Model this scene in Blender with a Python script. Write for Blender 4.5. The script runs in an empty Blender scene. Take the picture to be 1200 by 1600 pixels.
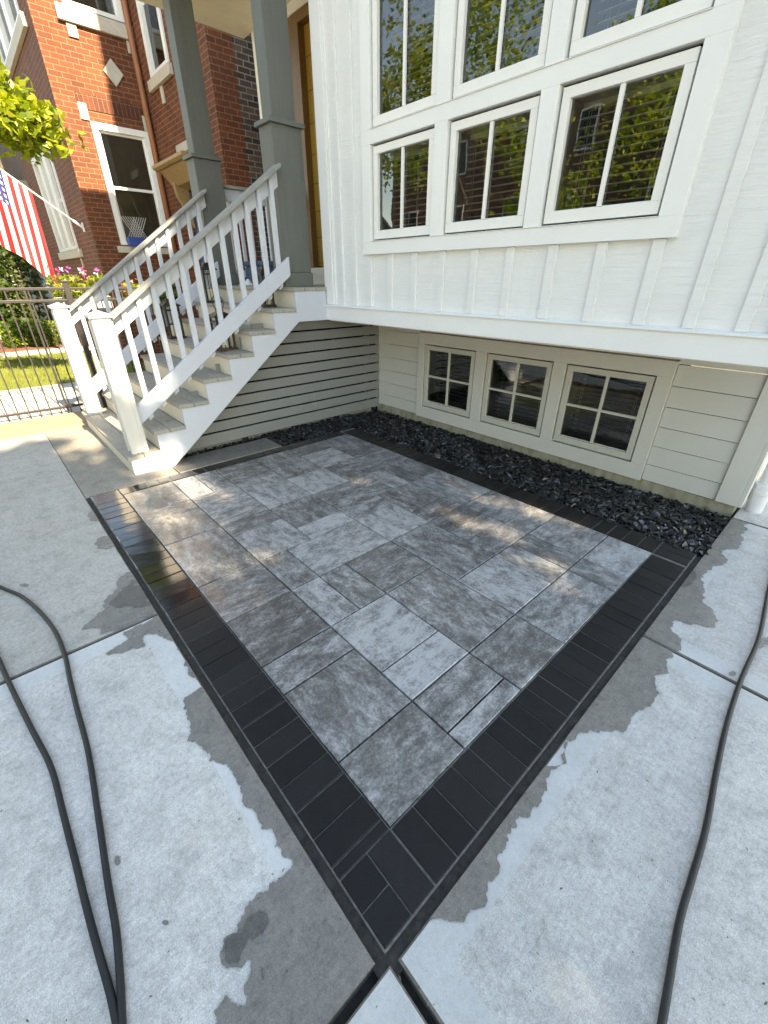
import bpy, math, random
from mathutils import Vector, Matrix, noise as mnoise
R = math.radians
random.seed(7)
S = bpy.context.scene
COL = S.collection

# ------------------------------------------------------------------ camera
yaw, pitch, roll = 0.832730, 0.506781, -0.002273
sa, ca, sb, cb = math.sin(yaw), math.cos(yaw), math.sin(pitch), math.cos(pitch)
fwd = Vector((-sa*cb, ca*cb, -sb)); right = Vector((ca, sa, 0)); down = fwd.cross(right)
cr, sr = math.cos(roll), math.sin(roll)
r2 = right*cr + down*sr; d2 = down*cr - right*sr
cam = bpy.data.cameras.new('camera'); co = bpy.data.objects.new('camera', cam); COL.objects.link(co)
m = Matrix.Identity(4)
for i in range(3):
    m[i][0] = r2[i]; m[i][1] = -d2[i]; m[i][2] = -fwd[i]
m[0][3], m[1][3], m[2][3] = 0, 0, 1.6
co.matrix_world = m
cam.sensor_fit = 'VERTICAL'; cam.sensor_height = 24; cam.lens = 655.13/1600*24
cam.clip_start = 0.05; cam.clip_end = 500
S.camera = co

# ------------------------------------------------------------------ light
SUN_EL, SUN_AZ = R(36), R(2.8)          # azimuth measured from +X towards +Y
sv = Vector((math.cos(SUN_EL)*math.cos(SUN_AZ), math.cos(SUN_EL)*math.sin(SUN_AZ), math.sin(SUN_EL)))
W = bpy.data.worlds.new('World'); S.world = W; W.use_nodes = True
wn = W.node_tree.nodes; wl = W.node_tree.links
sky = wn.new('ShaderNodeTexSky'); sky.sky_type = 'NISHITA'; sky.sun_disc = False
sky.sun_elevation = SUN_EL; sky.sun_rotation = math.pi/2 - SUN_AZ
sky.dust_density = 0.2; sky.air_density = 1.0; sky.ozone_density = 1.0
wl.new(sky.outputs[0], wn['Background'].inputs[0]); wn['Background'].inputs[1].default_value = 0.15
sl = bpy.data.lights.new('sun', 'SUN'); sl.energy = 4.6; sl.angle = R(0.53); sl.color = (1.0, 0.93, 0.82)
so = bpy.data.objects.new('sun', sl); COL.objects.link(so)
so.rotation_euler = sv.to_track_quat('Z', 'Y').to_euler()
S.view_settings.view_transform = 'Standard'; S.view_settings.look = 'None'
S.view_settings.exposure = 2.12
S.view_settings.use_white_balance = True; S.view_settings.white_balance_temperature = 9000; S.view_settings.white_balance_tint = 10; S.view_settings.gamma = 1
S.cycles.max_bounces = 8; S.cycles.diffuse_bounces = 4; S.cycles.transparent_max_bounces = 12

# ------------------------------------------------------------------ helpers
class MB:
    def __init__(s): s.v = []; s.f = []; s.m = []; s.c = []
    def add(s, vs, fs, mat=0, c=(0.5, 0.5, 0.5)):
        o = len(s.v); s.v += [tuple(p) for p in vs]
        for f in fs:
            s.f.append(tuple(i+o for i in f)); s.m.append(mat); s.c.append(c)
        return s
    def box(s, x0, x1, y0, y1, z0, z1, mat=0, c=(0.5, 0.5, 0.5)):
        vs = [(x, y, z) for z in (z0, z1) for y in (y0, y1) for x in (x0, x1)]
        return s.add(vs, [(0, 2, 3, 1), (4, 5, 7, 6), (0, 1, 5, 4), (2, 6, 7, 3), (0, 4, 6, 2), (1, 3, 7, 5)], mat, c)
    def obox(s, o, a, b, d, mat=0, c=(0.5, 0.5, 0.5)):        # corner o, edge vectors a,b,d (right handed)
        o, a, b, d = map(Vector, (o, a, b, d))
        vs = [o, o+a, o+b, o+a+b, o+d, o+a+d, o+b+d, o+a+b+d]
        return s.add(vs, [(0, 2, 3, 1), (4, 5, 7, 6), (0, 1, 5, 4), (2, 6, 7, 3), (0, 4, 6, 2), (1, 3, 7, 5)], mat, c)
    def prism(s, poly, axis, lo, hi, mat=0, c=(0.5, 0.5, 0.5)):
        n = len(poly)
        def P(p, h):
            return {'x': (h, p[0], p[1]), 'y': (p[0], h, p[1]), 'z': (p[0], p[1], h)}[axis]
        vs = [P(p, lo) for p in poly] + [P(p, hi) for p in poly]
        fs = [tuple(range(n))[::-1], tuple(range(n, 2*n))] + [(i, (i+1) % n, n+(i+1) % n, n+i) for i in range(n)]
        return s.add(vs, fs, mat, c)
    def tube(s, pts, rad, n=10, mat=0, c=(0.5, 0.5, 0.5), cap=True):
        pts = [Vector(p) for p in pts]; k = len(pts)
        rads = rad if isinstance(rad, (list, tuple)) else [rad]*k
        vs = []; up = None
        for i, p in enumerate(pts):
            t = (pts[min(i+1, k-1)] - pts[max(i-1, 0)]).normalized()
            if up is None:
                up = Vector((0, 0, 1)) if abs(t.z) < .9 else Vector((1, 0, 0))
            a = t.cross(up).normalized(); up = a.cross(t).normalized()
            for j in range(n):
                q = 2*math.pi*j/n
                vs.append(p + (a*math.cos(q) + up*math.sin(q))*rads[i])
        fs = [(i*n+j, i*n+(j+1) % n, (i+1)*n+(j+1) % n, (i+1)*n+j) for i in range(k-1) for j in range(n)]
        if cap:
            fs += [tuple(range(n))[::-1], tuple(range((k-1)*n, k*n))]
        return s.add(vs, fs, mat, c)
    def lathe(s, prof, cx, cy, n=16, mat=0, cz=0.0):
        vs = []; k = len(prof)
        for (r_, z) in prof:
            for j in range(n):
                q = 2*math.pi*j/n; vs.append((cx+r_*math.cos(q), cy+r_*math.sin(q), cz+z))
        fs = [(i*n+j, i*n+(j+1) % n, (i+1)*n+(j+1) % n, (i+1)*n+j) for i in range(k-1) for j in range(n)]
        fs += [tuple(range(n))[::-1], tuple(range((k-1)*n, k*n))]
        return s.add(vs, fs, mat)

WL = {}
def obj(name, mb, mats, parent=None, bevel=0, smooth=False, label=None):
    off = WL.get(parent.name, Vector((0, 0, 0))) if parent else Vector((0, 0, 0))
    me = bpy.data.meshes.new(name)
    me.from_pydata([(p[0]-off.x, p[1]-off.y, p[2]-off.z) for p in mb.v], [], mb.f)
    mats = mats if isinstance(mats, (list, tuple)) else [mats]
    for q in mats: me.materials.append(q)
    me.polygons.foreach_set('material_index', mb.m)
    me.uv_layers.new(name='UVMap'); me.color_attributes.new('rnd', 'FLOAT_COLOR', 'CORNER')
    V = mb.v; uvd = []; cd = []
    for p in me.polygons:
        n = p.normal; ax, ay, az = abs(n.x), abs(n.y), abs(n.z); c = mb.c[p.index]
        for li in p.loop_indices:
            q = V[me.loops[li].vertex_index]
            if ax >= ay and ax >= az: uvd += (q[1], q[2])
            elif ay >= az: uvd += (q[0], q[2])
            else: uvd += (q[0], q[1])
            cd += (c[0], c[1], c[2], 1.0)
    me.uv_layers['UVMap'].data.foreach_set('uv', uvd); me.color_attributes['rnd'].data.foreach_set('color', cd)
    if smooth: me.polygons.foreach_set('use_smooth', [True]*len(me.polygons))
    me.update()
    o = bpy.data.objects.new(name, me); COL.objects.link(o)
    if parent: o.parent = parent
    WL[o.name] = off
    if bevel:
        b = o.modifiers.new('bevel', 'BEVEL'); b.width = bevel; b.segments = 2; b.limit_method = 'ANGLE'; b.angle_limit = R(40)
    if label: o['label'] = label
    return o
def thing(name, loc, label, cat, group=None):
    o = bpy.data.objects.new(name, None); COL.objects.link(o); o.location = loc; o.empty_display_size = .2
    WL[o.name] = Vector(loc); o['label'] = label; o['category'] = cat
    if group: o['group'] = group
    return o
def tag(o, label, cat, group=None, kind=None):
    o['label'] = label; o['category'] = cat
    if group: o['group'] = group
    if kind: o['kind'] = kind
    return o
def struct(o, kind='structure'):
    o['kind'] = kind; return o
def dup(root, loc, label):
    r = root.copy(); COL.objects.link(r); r.location = loc; r['label'] = label
    for ch in list(root.children):
        c = ch.copy(); COL.objects.link(c); c.parent = r
        for g in list(ch.children):
            d = g.copy(); COL.objects.link(d); d.parent = c
    return r

# ------------------------------------------------------------------ materials
class N:
    def __init__(s, name):
        s.mat = bpy.data.materials.new(name); s.mat.use_nodes = True
        s.t = s.mat.node_tree; s.b = s.t.nodes['Principled BSDF']; s.out = s.t.nodes['Material Output']
    def n(s, typ, **kw):
        nd = s.t.nodes.new(typ)
        for k, v in kw.items(): setattr(nd, k, v)
        return nd
    def l(s, a, b): s.t.links.new(a, b)
    def coord(s, which='Object', scale=(1, 1, 1)):
        tc = s.n('ShaderNodeTexCoord'); mp = s.n('ShaderNodeMapping'); mp.inputs['Scale'].default_value = scale
        s.l(tc.outputs[which], mp.inputs[0]); return mp.outputs[0]
    def noise(s, vec, scale, detail=4, rough=.6, dist=0):
        nd = s.n('ShaderNodeTexNoise'); nd.inputs['Scale'].default_value = scale; nd.inputs['Detail'].default_value = detail
        nd.inputs['Roughness'].default_value = rough; nd.inputs['Distortion'].default_value = dist
        s.l(vec, nd.inputs['Vector']); return nd.outputs['Fac']
    def ramp(s, fac, stops):
        nd = s.n('ShaderNodeValToRGB'); e = nd.color_ramp.elements
        while len(e) < len(stops): e.new(0.5)
        for q, (p, c) in zip(e, stops):
            q.position = p; q.color = (c[0], c[1], c[2], 1) if not isinstance(c, (int, float)) else (c, c, c, 1)
        s.l(fac, nd.inputs[0]); return nd.outputs[0]
    def mix(s, fac, a, b, typ='MIX'):
        nd = s.n('ShaderNodeMix', data_type='RGBA', blend_type=typ)
        for sock, v in ((nd.inputs[0], fac), (nd.inputs[6], a), (nd.inputs[7], b)):
            if isinstance(v, (int, float)): sock.default_value = v
            elif isinstance(v, tuple): sock.default_value = (v[0], v[1], v[2], 1)
            else: s.l(v, sock)
        return nd.outputs[2]
    def math(s, op, a, b=0.0):
        nd = s.n('ShaderNodeMath', operation=op)
        for sock, v in ((nd.inputs[0], a), (nd.inputs[1], b)):
            if isinstance(v, (int, float)): sock.default_value = v
            else: s.l(v, sock)
        return nd.outputs[0]
    def bump(s, h, strength=.3, dist=.01):
        nd = s.n('ShaderNodeBump'); nd.inputs['Strength'].default_value = strength; nd.inputs['Distance'].default_value = dist
        s.l(h, nd.inputs['Height']); s.l(nd.outputs[0], s.b.inputs['Normal'])
    def col(s, v):
        if isinstance(v, tuple): s.b.inputs['Base Color'].default_value = (v[0], v[1], v[2], 1)
        else: s.l(v, s.b.inputs['Base Color'])
    def rough(s, v):
        if isinstance(v, (int, float)): s.b.inputs['Roughness'].default_value = v
        else: s.l(v, s.b.inputs['Roughness'])

def mk(name, col, rough=.6, var=.12, sc=6, bump=.1, stretch=(1, 1, 1), metal=0, bdist=.004):
    q = N(name); v = q.coord('Object', stretch)
    f = q.noise(v, sc, 5); lo = tuple(c*(1-var) for c in col); hi = tuple(min(1, c*(1+var)) for c in col)
    q.col(q.ramp(f, [(.3, lo), (.7, hi)])); q.rough(rough); q.b.inputs['Metallic'].default_value = metal
    if bump: q.bump(q.noise(v, sc*6, 4), bump, bdist)
    return q.mat

def siding(name, col, graind=(1.3, 1.3, 24), strength=.9, dirt=(.55, .56, .52)):
    q = N(name); v = q.coord('Object'); g = q.coord('Object', graind)
    f = q.noise(v, 2.2, 5); d = q.noise(q.coord('Object', (1, 1, .35)), 7, 6, .7)
    base = q.ramp(f, [(.25, tuple(c*.95 for c in col)), (.75, col)])
    dm = q.ramp(d, [(.62, 0.0), (.85, .22)])
    q.col(q.mix(dm, base, dirt)); q.rough(.5)
    h = q.noise(g, 3.0, 6, .65, 1.2); q.bump(h, strength, .006)
    return q.mat
M = {}
M['siding'] = siding('white_siding', (.80, .81, .79))
M['trim'] = siding('white_trim', (.81, .82, .80), (2, 2, 30), .16)
M['trim_low'] = siding('shaded_white_trim', (.65, .64, .585), (2, 2, 30), .12)  # white trim toned down for the shade under the overhang
M['lap'] = siding('shaded_lap_paint', (.63, .625, .57), (2, 2, 40), .15)  # siding colour lowered to hold the overhang shade
M['sash'] = mk('window_sash_vinyl', (.80, .79, .75), .35, .02, 5, 0)
M['sash_low'] = mk('shaded_basement_sash', (.56, .55, .48), .4, .02, 5, 0)  # darker copy of the sash, overhang shade put into its colour
M['slat'] = siding('screen_board_paint', (.20, .21, .212), (2, 2, 30), .2)
M['stair'] = siding('stair_shaded_white', (.50, .535, .60), (3, 1.5, 30), .15)  # white paint darkened and blued to carry shade on the stair sides
M['riser'] = siding('riser_cream_paint', (.64, .59, .49), (3, 3, 30), .12)
M['soffit'] = mk('cream_soffit', (.74, .66, .50), .6, .05, 4, .05)
M['under'] = mk('overhang_underside', (.66, .63, .56), .7, .06, 4, .05)

q = N('tread_weathered_wood'); v = q.coord('Object', (4, 30, 30)); f = q.noise(v, 2, 6, .7)
q.col(q.mix(q.ramp(q.noise(q.coord('Object'), 5, 4), [(.35, 0.0), (.7, .5)]), q.ramp(f, [(.3, (.20, .19, .17)), (.7, (.36, .345, .32))]), (.42, .38, .30)))
q.rough(.65); q.bump(f, .3, .003); M['tread'] = q.mat
q = N('handrail_weathered'); v = q.coord('Object', (20, 3, 3)); f = q.noise(v, 2, 6, .7)
q.col(q.ramp(f, [(.3, (.20, .205, .19)), (.7, (.31, .31, .285))])); q.rough(.6); q.bump(f, .2, .002); M['cap'] = q.mat
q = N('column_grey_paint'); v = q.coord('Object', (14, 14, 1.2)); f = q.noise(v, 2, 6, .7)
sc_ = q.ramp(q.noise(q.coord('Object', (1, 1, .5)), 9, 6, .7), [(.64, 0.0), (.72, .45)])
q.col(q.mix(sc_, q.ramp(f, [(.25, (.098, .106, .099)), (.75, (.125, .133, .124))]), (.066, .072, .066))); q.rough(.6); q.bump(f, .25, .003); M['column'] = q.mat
M['newel'] = siding('newel_paint', (.62, .60, .56), (20, 20, 1.5), .2, (.45, .40, .33))
M['black'] = mk('black_metal', (.018, .016, .016), .45, .3, 20, .1, metal=.3)
M['iron'] = mk('iron_fence_paint', (.022, .018, .02), .45, .3, 30, .1)
M['bronze'] = mk('bronze_metal', (.05, .04, .032), .4, .3, 12, .05, metal=.6)
M['candle'] = mk('ivory_wax', (.78, .70, .52), .5, .04, 8, 0)
M['pvc'] = mk('white_pvc', (.72, .73, .74), .35, .05, 9, .05)
M['hose'] = mk('black_rubber', (.013, .014, .015), .5, .25, 18, .15, bdist=.0015)
M['sand'] = mk('joint_sand', (.040, .036, .031), .85, .5, 40, .6)
M['jsand'] = mk('border_joint_sand', (.16, .15, .14), .8, .4, 40, .5)
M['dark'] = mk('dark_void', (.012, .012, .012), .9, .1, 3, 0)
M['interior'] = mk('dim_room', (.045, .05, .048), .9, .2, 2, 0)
M['jamb'] = mk('window_jamb', (.50, .56, .53), .6, .05, 4, 0)
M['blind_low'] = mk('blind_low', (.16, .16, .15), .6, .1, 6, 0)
M['blind'] = mk('blind_slat', (.66, .65, .57), .5, .1, 6, 0)
M['cord'] = mk('blind_cord', (.5, .5, .46), .6, .05, 6, 0)
M['stone'] = mk('limestone', (.52, .47, .39), .8, .12, 9, .3)
M['foundation'] = None
q = N('foundation_concrete'); v = q.coord('Object'); f = q.noise(v, 5, 7, .7); g = q.noise(q.coord('Object', (4, 4, 1)), 3, 5)
q.col(q.mix(q.ramp(g, [(.45, 0.0), (.7, .7)]), q.ramp(f, [(.3, (.26, .24, .17)), (.7, (.44, .41, .31))]), (.15, .12, .06))); q.rough(.85); q.bump(q.noise(v, 40, 5), .5, .004)
M['foundation'] = q.mat

def brick(name, c1, c2, mortar, w=.215, h=.079, ms=.0055, var=(.6, 1.25), rough=.85, off=.5):
    q = N(name); tc = q.n('ShaderNodeTexCoord'); wob = q.n('ShaderNodeTexNoise'); wob.inputs['Scale'].default_value = 14
    q.l(tc.outputs['UV'], wob.inputs['Vector'])
    vm = q.n('ShaderNodeVectorMath', operation='SCALE'); q.l(wob.outputs['Color'], vm.inputs[0]); vm.inputs['Scale'].default_value = .006
    va = q.n('ShaderNodeVectorMath', operation='ADD'); q.l(tc.outputs['UV'], va.inputs[0]); q.l(vm.outputs[0], va.inputs[1])
    bt = q.n('ShaderNodeTexBrick', offset=off); q.l(va.outputs[0], bt.inputs['Vector'])
    bt.inputs['Scale'].default_value = 1; bt.inputs['Brick Width'].default_value = w; bt.inputs['Row Height'].default_value = h
    bt.inputs['Mortar Size'].default_value = ms; bt.inputs['Mortar Smooth'].default_value = .15; bt.inputs['Bias'].default_value = 0
    for k, c in (('Color1', c1), ('Color2', c2), ('Mortar', mortar)): bt.inputs[k].default_value = (c[0], c[1], c[2], 1)
    n1 = q.noise(q.coord('Object'), 2.0, 5, .65); n2 = q.noise(q.coord('Object'), 26, 4, .7)
    mul = q.math('MULTIPLY', q.ramp(n1, [(.3, var[0]), (.7, var[1])]), q.ramp(n2, [(.25, .78), (.75, 1.15)]))
    q.col(q.mix(1.0, bt.outputs['Color'], mul, 'MULTIPLY')); q.rough(rough)
    hgt = q.math('ADD', q.math('MULTIPLY', bt.outputs['Fac'], -1.0), q.math('MULTIPLY', n2, .35)); q.bump(hgt, .8, .008)
    return q.mat
M['brick'] = brick('red_face_brick', (.185, .050, .020), (.115, .032, .015), (.25, .135, .068), ms=.007, var=(.8, 1.15))
M['common'] = brick('weathered_common_brick', (.15, .10, .07), (.03, .023, .02), (.28, .235, .185), ms=.008, var=(.6, 1.3))
M['brick_far'] = brick('street_brick', (.22, .10, .07), (.15, .07, .05), (.25, .2, .16))

q = N('yellow_stained_door'); v = q.coord('Object', (9, 9, .8)); f = q.noise(v, 2.5, 6, .65, .6)
tc = q.n('ShaderNodeTexCoord'); bt = q.n('ShaderNodeTexBrick', offset=0); q.l(tc.outputs['UV'], bt.inputs['Vector']); bt.inputs['Scale'].default_value = 1
bt.inputs['Brick Width'].default_value = 5; bt.inputs['Row Height'].default_value = .30; bt.inputs['Mortar Size'].default_value = .004
bt.inputs['Color1'].default_value = bt.inputs['Color2'].default_value = (1, 1, 1, 1); bt.inputs['Mortar'].default_value = (.25, .2, .15, 1)
q.col(q.mix(1.0, q.ramp(f, [(.3, (.30, .165, .022)), (.7, (.42, .25, .045))]), bt.outputs['Color'], 'MULTIPLY')); q.rough(.45); M['door'] = q.mat
M['jambwood'] = mk('brown_door_casing', (.15, .075, .022), .5, .2, 3, .1, (10, 10, 1))
M['bluedoor'] = mk('blue_door_paint', (.035, .10, .26), .45, .1, 4, .05)
M['bluebox'] = mk('blue_plastic', (.03, .07, .30), .4, .1, 5, .05)
M['storage'] = mk('slate_blue_fabric', (.07, .11, .17), .8, .15, 25, .3)
M['cloth'] = mk('white_cloth', (.75, .75, .76), .8, .05, 8, .1)
M['copper'] = mk('painted_downspout', (.33, .13, .06), .5, .2, 4, .1, (6, 6, 1))
M['wood_hood'] = mk('carved_hood_wood', (.34, .22, .10), .6, .25, 8, .3, (3, 3, 10))

# concrete
def concrete(name, c, smooth=False, wet=False):
    q = N(name); v = q.coord('Object'); big = q.noise(v, .9, 6, .6); mid = q.noise(v, 9, 8, .75)
    streak = q.noise(q.coord('Object', (70, 4, 1)), 2, 6, .75); fine = q.noise(v, 48, 7, .9); grit = q.noise(v, 260, 3, .8)
    blotch = q.noise(v, 2.6, 7, .7); k = .07 if smooth else .17
    def sc(a): return tuple(x*a for x in c)
    base = q.ramp(big, [(.3, sc(.88)), (.7, sc(1.08))])
    mulv = q.math('MULTIPLY', q.ramp(mid, [(.25, 1-2.0*k), (.5, 1.0), (.75, 1+k)]), q.ramp(fine, [(.34, 1-2.2*k), (.5, 1.0), (.66, 1+1.1*k)]))
    mulv = q.math('MULTIPLY', mulv, q.ramp(grit, [(.38, 1-1.4*k), (.62, 1+k)]))
    if not smooth: mulv = q.math('MULTIPLY', mulv, q.ramp(streak, [(.3, .88), (.7, 1.08)]))
    colr = q.mix(1.0, base, mulv, 'MULTIPLY')
    pits = q.n('ShaderNodeTexVoronoi'); pits.inputs['Scale'].default_value = 26; q.l(v, pits.inputs['Vector'])
    pm = q.ramp(pits.outputs['Distance'], [(.05, .7), (.10, 0.0)]); pm2 = q.math('MULTIPLY', pm, q.ramp(q.noise(v, 5.5, 4), [(.52, 0.0), (.60, 1.0)]))
    colr = q.mix(pm2, colr, sc(.45))
    colr = q.mix(q.ramp(blotch, [(.55, 0.0), (.75, .45)]), colr, (c[0]*.92, c[1]*.83, c[2]*.72))
    q.col(colr)
    if wet: q.rough(q.ramp(q.noise(v, 6, 5), [(.35, .16), (.65, .55)]))
    else: q.rough(.85)
    q.bump(q.math('ADD', fine, q.math('MULTIPLY', streak, .8)), .12 if (smooth or wet) else .4, .004)
    return q.mat
M['conc'] = concrete('concrete_broomed', (.64, .615, .58))
M['concedge'] = concrete('concrete_dark_edge', (.20, .185, .16)); M['concs2'] = concrete('concrete_trowelled_dim', (.56, .55, .53), True); M['concdim'] = concrete('concrete_falloff_dim', (.49, .465, .42)); M['concright'] = concrete('concrete_broomed_dim', (.565, .545, .515))  # dim tones stand in for light falling off near house and stairs
M['concs'] = concrete('concrete_trowelled', (.64, .63, .61), True)
M['concwet'] = concrete('concrete_damp', (.225, .205, .18), False, True)
M['concwet2'] = concrete('concrete_soaked', (.125, .115, .10), False, True)
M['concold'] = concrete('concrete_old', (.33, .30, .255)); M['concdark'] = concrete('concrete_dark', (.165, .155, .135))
M['tan'] = concrete('tan_strip_concrete', (.42, .30, .19))
M['drive'] = concrete('driveway_concrete', (.55, .53, .50))

# patio slabs
q = N('slab_stone'); tc = q.n('ShaderNodeTexCoord'); at = q.n('ShaderNodeAttribute', attribute_name='rnd'); sp = q.n('ShaderNodeSeparateColor'); q.l(at.outputs['Color'], sp.inputs[0])
sx = q.n('ShaderNodeSeparateXYZ'); q.l(tc.outputs['Object'], sx.inputs[0])
def lerp(a, b): return q.math('ADD', a, q.math('MULTIPLY', sp.outputs[1], q.math('SUBTRACT', b, a)))
cx = q.n('ShaderNodeCombineXYZ'); q.l(lerp(sx.outputs[0], sx.outputs[1]), cx.inputs[0]); q.l(lerp(sx.outputs[1], sx.outputs[0]), cx.inputs[1]); q.l(q.math('MULTIPLY', sp.outputs[0], 37.0), cx.inputs[2])
mp = q.n('ShaderNodeMapping'); mp.inputs['Scale'].default_value = (4.0, 9.5, 1); q.l(cx.outputs[0], mp.inputs[0])
mp2 = q.n('ShaderNodeMapping'); mp2.inputs['Scale'].default_value = (9, 14, 1); q.l(cx.outputs[0], mp2.inputs[0])
st = q.noise(mp.outputs[0], 1.2, 10, .70, .35); bl = q.noise(mp2.outputs[0], 1.6, 10, .80, .3); fi = q.noise(cx.outputs[0], 90, 5, .8)
h = q.math('ADD', q.math('ADD', q.math('MULTIPLY', st, .44), q.math('MULTIPLY', bl, .46)), q.math('MULTIPLY', fi, .30))
h = q.math('ADD', h, q.math('MULTIPLY', q.math('SUBTRACT', sp.outputs[2], .5), .13))
cst = q.ramp(h, [(.495, (.085, .082, .080)), (.555, (.15, .147, .145)), (.605, (.24, .238, .238)), (.685, (.43, .43, .43))])
cst = q.mix(q.ramp(q.noise(mp.outputs[0], .9, 4), [(.55, 0.0), (.8, .35)]), cst, (.20, .165, .155))
q.col(cst)
wetm = q.math('ADD', q.math('MULTIPLY', q.math('SUBTRACT', sx.outputs[1], .55), 1.6), q.math('SUBTRACT', q.noise(tc.outputs['Object'], 4, 4), .5))
wetm = q.math('ADD', wetm, q.math('MULTIPLY', q.math('ADD', sx.outputs[0], 2.2), .12))
q.rough(q.ramp(wetm, [(.0, .10), (.35, .32), (.75, .55)])); q.l(q.ramp(wetm, [(.0, .85), (.55, .0)]), q.b.inputs['Coat Weight']); q.b.inputs['Coat Roughness'].default_value = .13; q.b.inputs['Coat IOR'].default_value = 1.4
q.bump(q.math('ADD', fi, q.math('MULTIPLY', bl, .6)), .35, .004); M['slab'] = q.mat

q = N('border_paver'); v = q.coord('Object'); at = q.n('ShaderNodeAttribute', attribute_name='rnd'); sp = q.n('ShaderNodeSeparateColor'); q.l(at.outputs['Color'], sp.inputs[0])
f = q.noise(v, 9, 6, .7); fi = q.noise(v, 140, 4, .7)
bc = q.ramp(q.math('ADD', q.math('MULTIPLY', f, .6), q.math('MULTIPLY', sp.outputs[0], .4)), [(.3, (.0075, .0072, .0078)), (.7, (.016, .0148, .0152))])
q.col(q.mix(1.0, bc, q.ramp(fi, [(.2, .7), (.8, 1.3)]), 'MULTIPLY'))
sx = q.n('ShaderNodeSeparateXYZ'); q.l(v, sx.inputs[0])
wm = q.math('ADD', q.math('MULTIPLY', q.math('SUBTRACT', sx.outputs[1], .5), .9), q.math('MULTIPLY', q.math('SUBTRACT', f, .5), .5))
wm = q.math('ADD', wm, q.math('MAXIMUM', q.math('MULTIPLY', q.math('ADD', sx.outputs[0], .60), 2.6), 0.0)); q.rough(q.ramp(wm, [(.0, .08), (.25, .24), (.9, .48)])); q.bump(q.math('ADD', fi, q.math('MULTIPLY', f, .5)), .12, .002); q.b.inputs['Coat Weight'].default_value = .0; q.l(q.ramp(wm, [(.05, .6), (.4, .0)]), q.b.inputs['Coat Weight']); q.b.inputs['Coat Roughness'].default_value = .09; q.b.inputs['Coat IOR'].default_value = 1.45; q.b.inputs['Specular IOR Level'].default_value = .3; M['border'] = q.mat

q = N('slate_chip'); at = q.n('ShaderNodeAttribute', attribute_name='rnd')
q.col(q.mix(1.0, q.ramp(q.noise(q.coord('Object'), 30, 4), [(.3, (.7, .7, .7)), (.7, (1.2, 1.2, 1.2))]), at.outputs['Color'], 'MULTIPLY')); q.rough(.32); M['chip'] = q.mat

def leafmat(name, mulc, trans=.45):
    q = N(name); at = q.n('ShaderNodeAttribute', attribute_name='rnd')
    c = q.mix(1.0, at.outputs['Color'], mulc, 'MULTIPLY'); q.col(c); q.rough(.45)
    tr = q.n('ShaderNodeBsdfTranslucent'); q.l(q.mix(1.0, c, (1.5, 1.6, .6), 'MULTIPLY'), tr.inputs['Color'])
    mx = q.n('ShaderNodeMixShader'); mx.inputs[0].default_value = trans
    q.l(q.b.outputs[0], mx.inputs[1]); q.l(tr.outputs[0], mx.inputs[2]); q.l(mx.outputs[0], q.out.inputs[0])
    return q.mat
M['leaf'] = leafmat('leaf', (1.0, 1.0, 1.0)); M['shadeleaf'] = leafmat('shade_leaf', (1, 1, 1), .06); M['petal'] = leafmat('petal', (1, 1, 1), .25)
M['bark'] = mk('bark', (.11, .085, .065), .9, .35, 8, .8, (6, 6, 1), bdist=.02)
q = N('lawn_grass'); f = q.noise(q.coord('Object'), 3, 6); g = q.noise(q.coord('Object'), 60, 4, .8)
q.col(q.mix(1.0, q.ramp(f, [(.3, (.15, .20, .03)), (.7, (.24, .26, .05))]), q.ramp(g, [(.25, .5), (.75, 1.4)]), 'MULTIPLY')); q.rough(.9); q.bump(g, 1.0, .03); M['grass'] = q.mat
M['darkgrass'] = mk('dark_bounce_grass', (.045, .065, .02), .95, .4, 6, .6)
M['mulch'] = mk('red_mulch', (.20, .085, .05), .95, .5, 30, 1.0, bdist=.02)
M['soil'] = mk('bare_ground', (.16, .14, .115), .95, .3, 8, .5)
M['asphalt'] = mk('asphalt', (.055, .055, .057), .9, .3, 40, .4)
M['greypanel'] = mk('grey_panel', (.30, .32, .34), .6, .1, 5, .1)
M['awning'] = mk('beige_awning', (.35, .30, .22), .8, .08, 4, .05)
M['fred'] = mk('flag_red', (.52, .03, .04), .7, .08, 9, .05)
M['fwhite'] = mk('flag_white', (.80, .78, .74), .7, .04, 9, .05)
M['fblue'] = mk('flag_blue', (.04, .05, .22), .7, .08, 9, .05)
for k in ('fred', 'fwhite', 'fblue'):
    nt = M[k].node_tree; b = nt.nodes['Principled BSDF']; tr = nt.nodes.new('ShaderNodeBsdfTranslucent'); mx = nt.nodes.new('ShaderNodeMixShader')
    mx.inputs[0].default_value = .4; src = b.inputs['Base Color'].links[0].from_socket
    nt.links.new(src, tr.inputs[0]); nt.links.new(b.outputs[0], mx.inputs[1]); nt.links.new(tr.outputs[0], mx.inputs[2]); nt.links.new(mx.outputs[0], nt.nodes['Material Output'].inputs[0])
def glass(name, tint, ior):
    q = N(name); fr = q.n('ShaderNodeFresnel'); fr.inputs[0].default_value = ior
    tr = q.n('ShaderNodeBsdfTransparent'); tr.inputs[0].default_value = (*tint, 1); gl = q.n('ShaderNodeBsdfGlossy'); gl.inputs['Roughness'].default_value = 0.0
    wv = q.n('ShaderNodeBump'); wv.inputs['Strength'].default_value = .03; wv.inputs['Distance'].default_value = .02; q.l(q.noise(q.coord('Object'), 3.0, 2), wv.inputs['Height']); q.l(wv.outputs[0], gl.inputs['Normal'])
    mx = q.n('ShaderNodeMixShader'); q.l(fr.outputs[0], mx.inputs[0]); q.l(tr.outputs[0], mx.inputs[1]); q.l(gl.outputs[0], mx.inputs[2]); q.l(mx.outputs[0], q.out.inputs[0])
    return q.mat
M['glass'] = glass('window_glass', (.72, .80, .76), 2.1)
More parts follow.
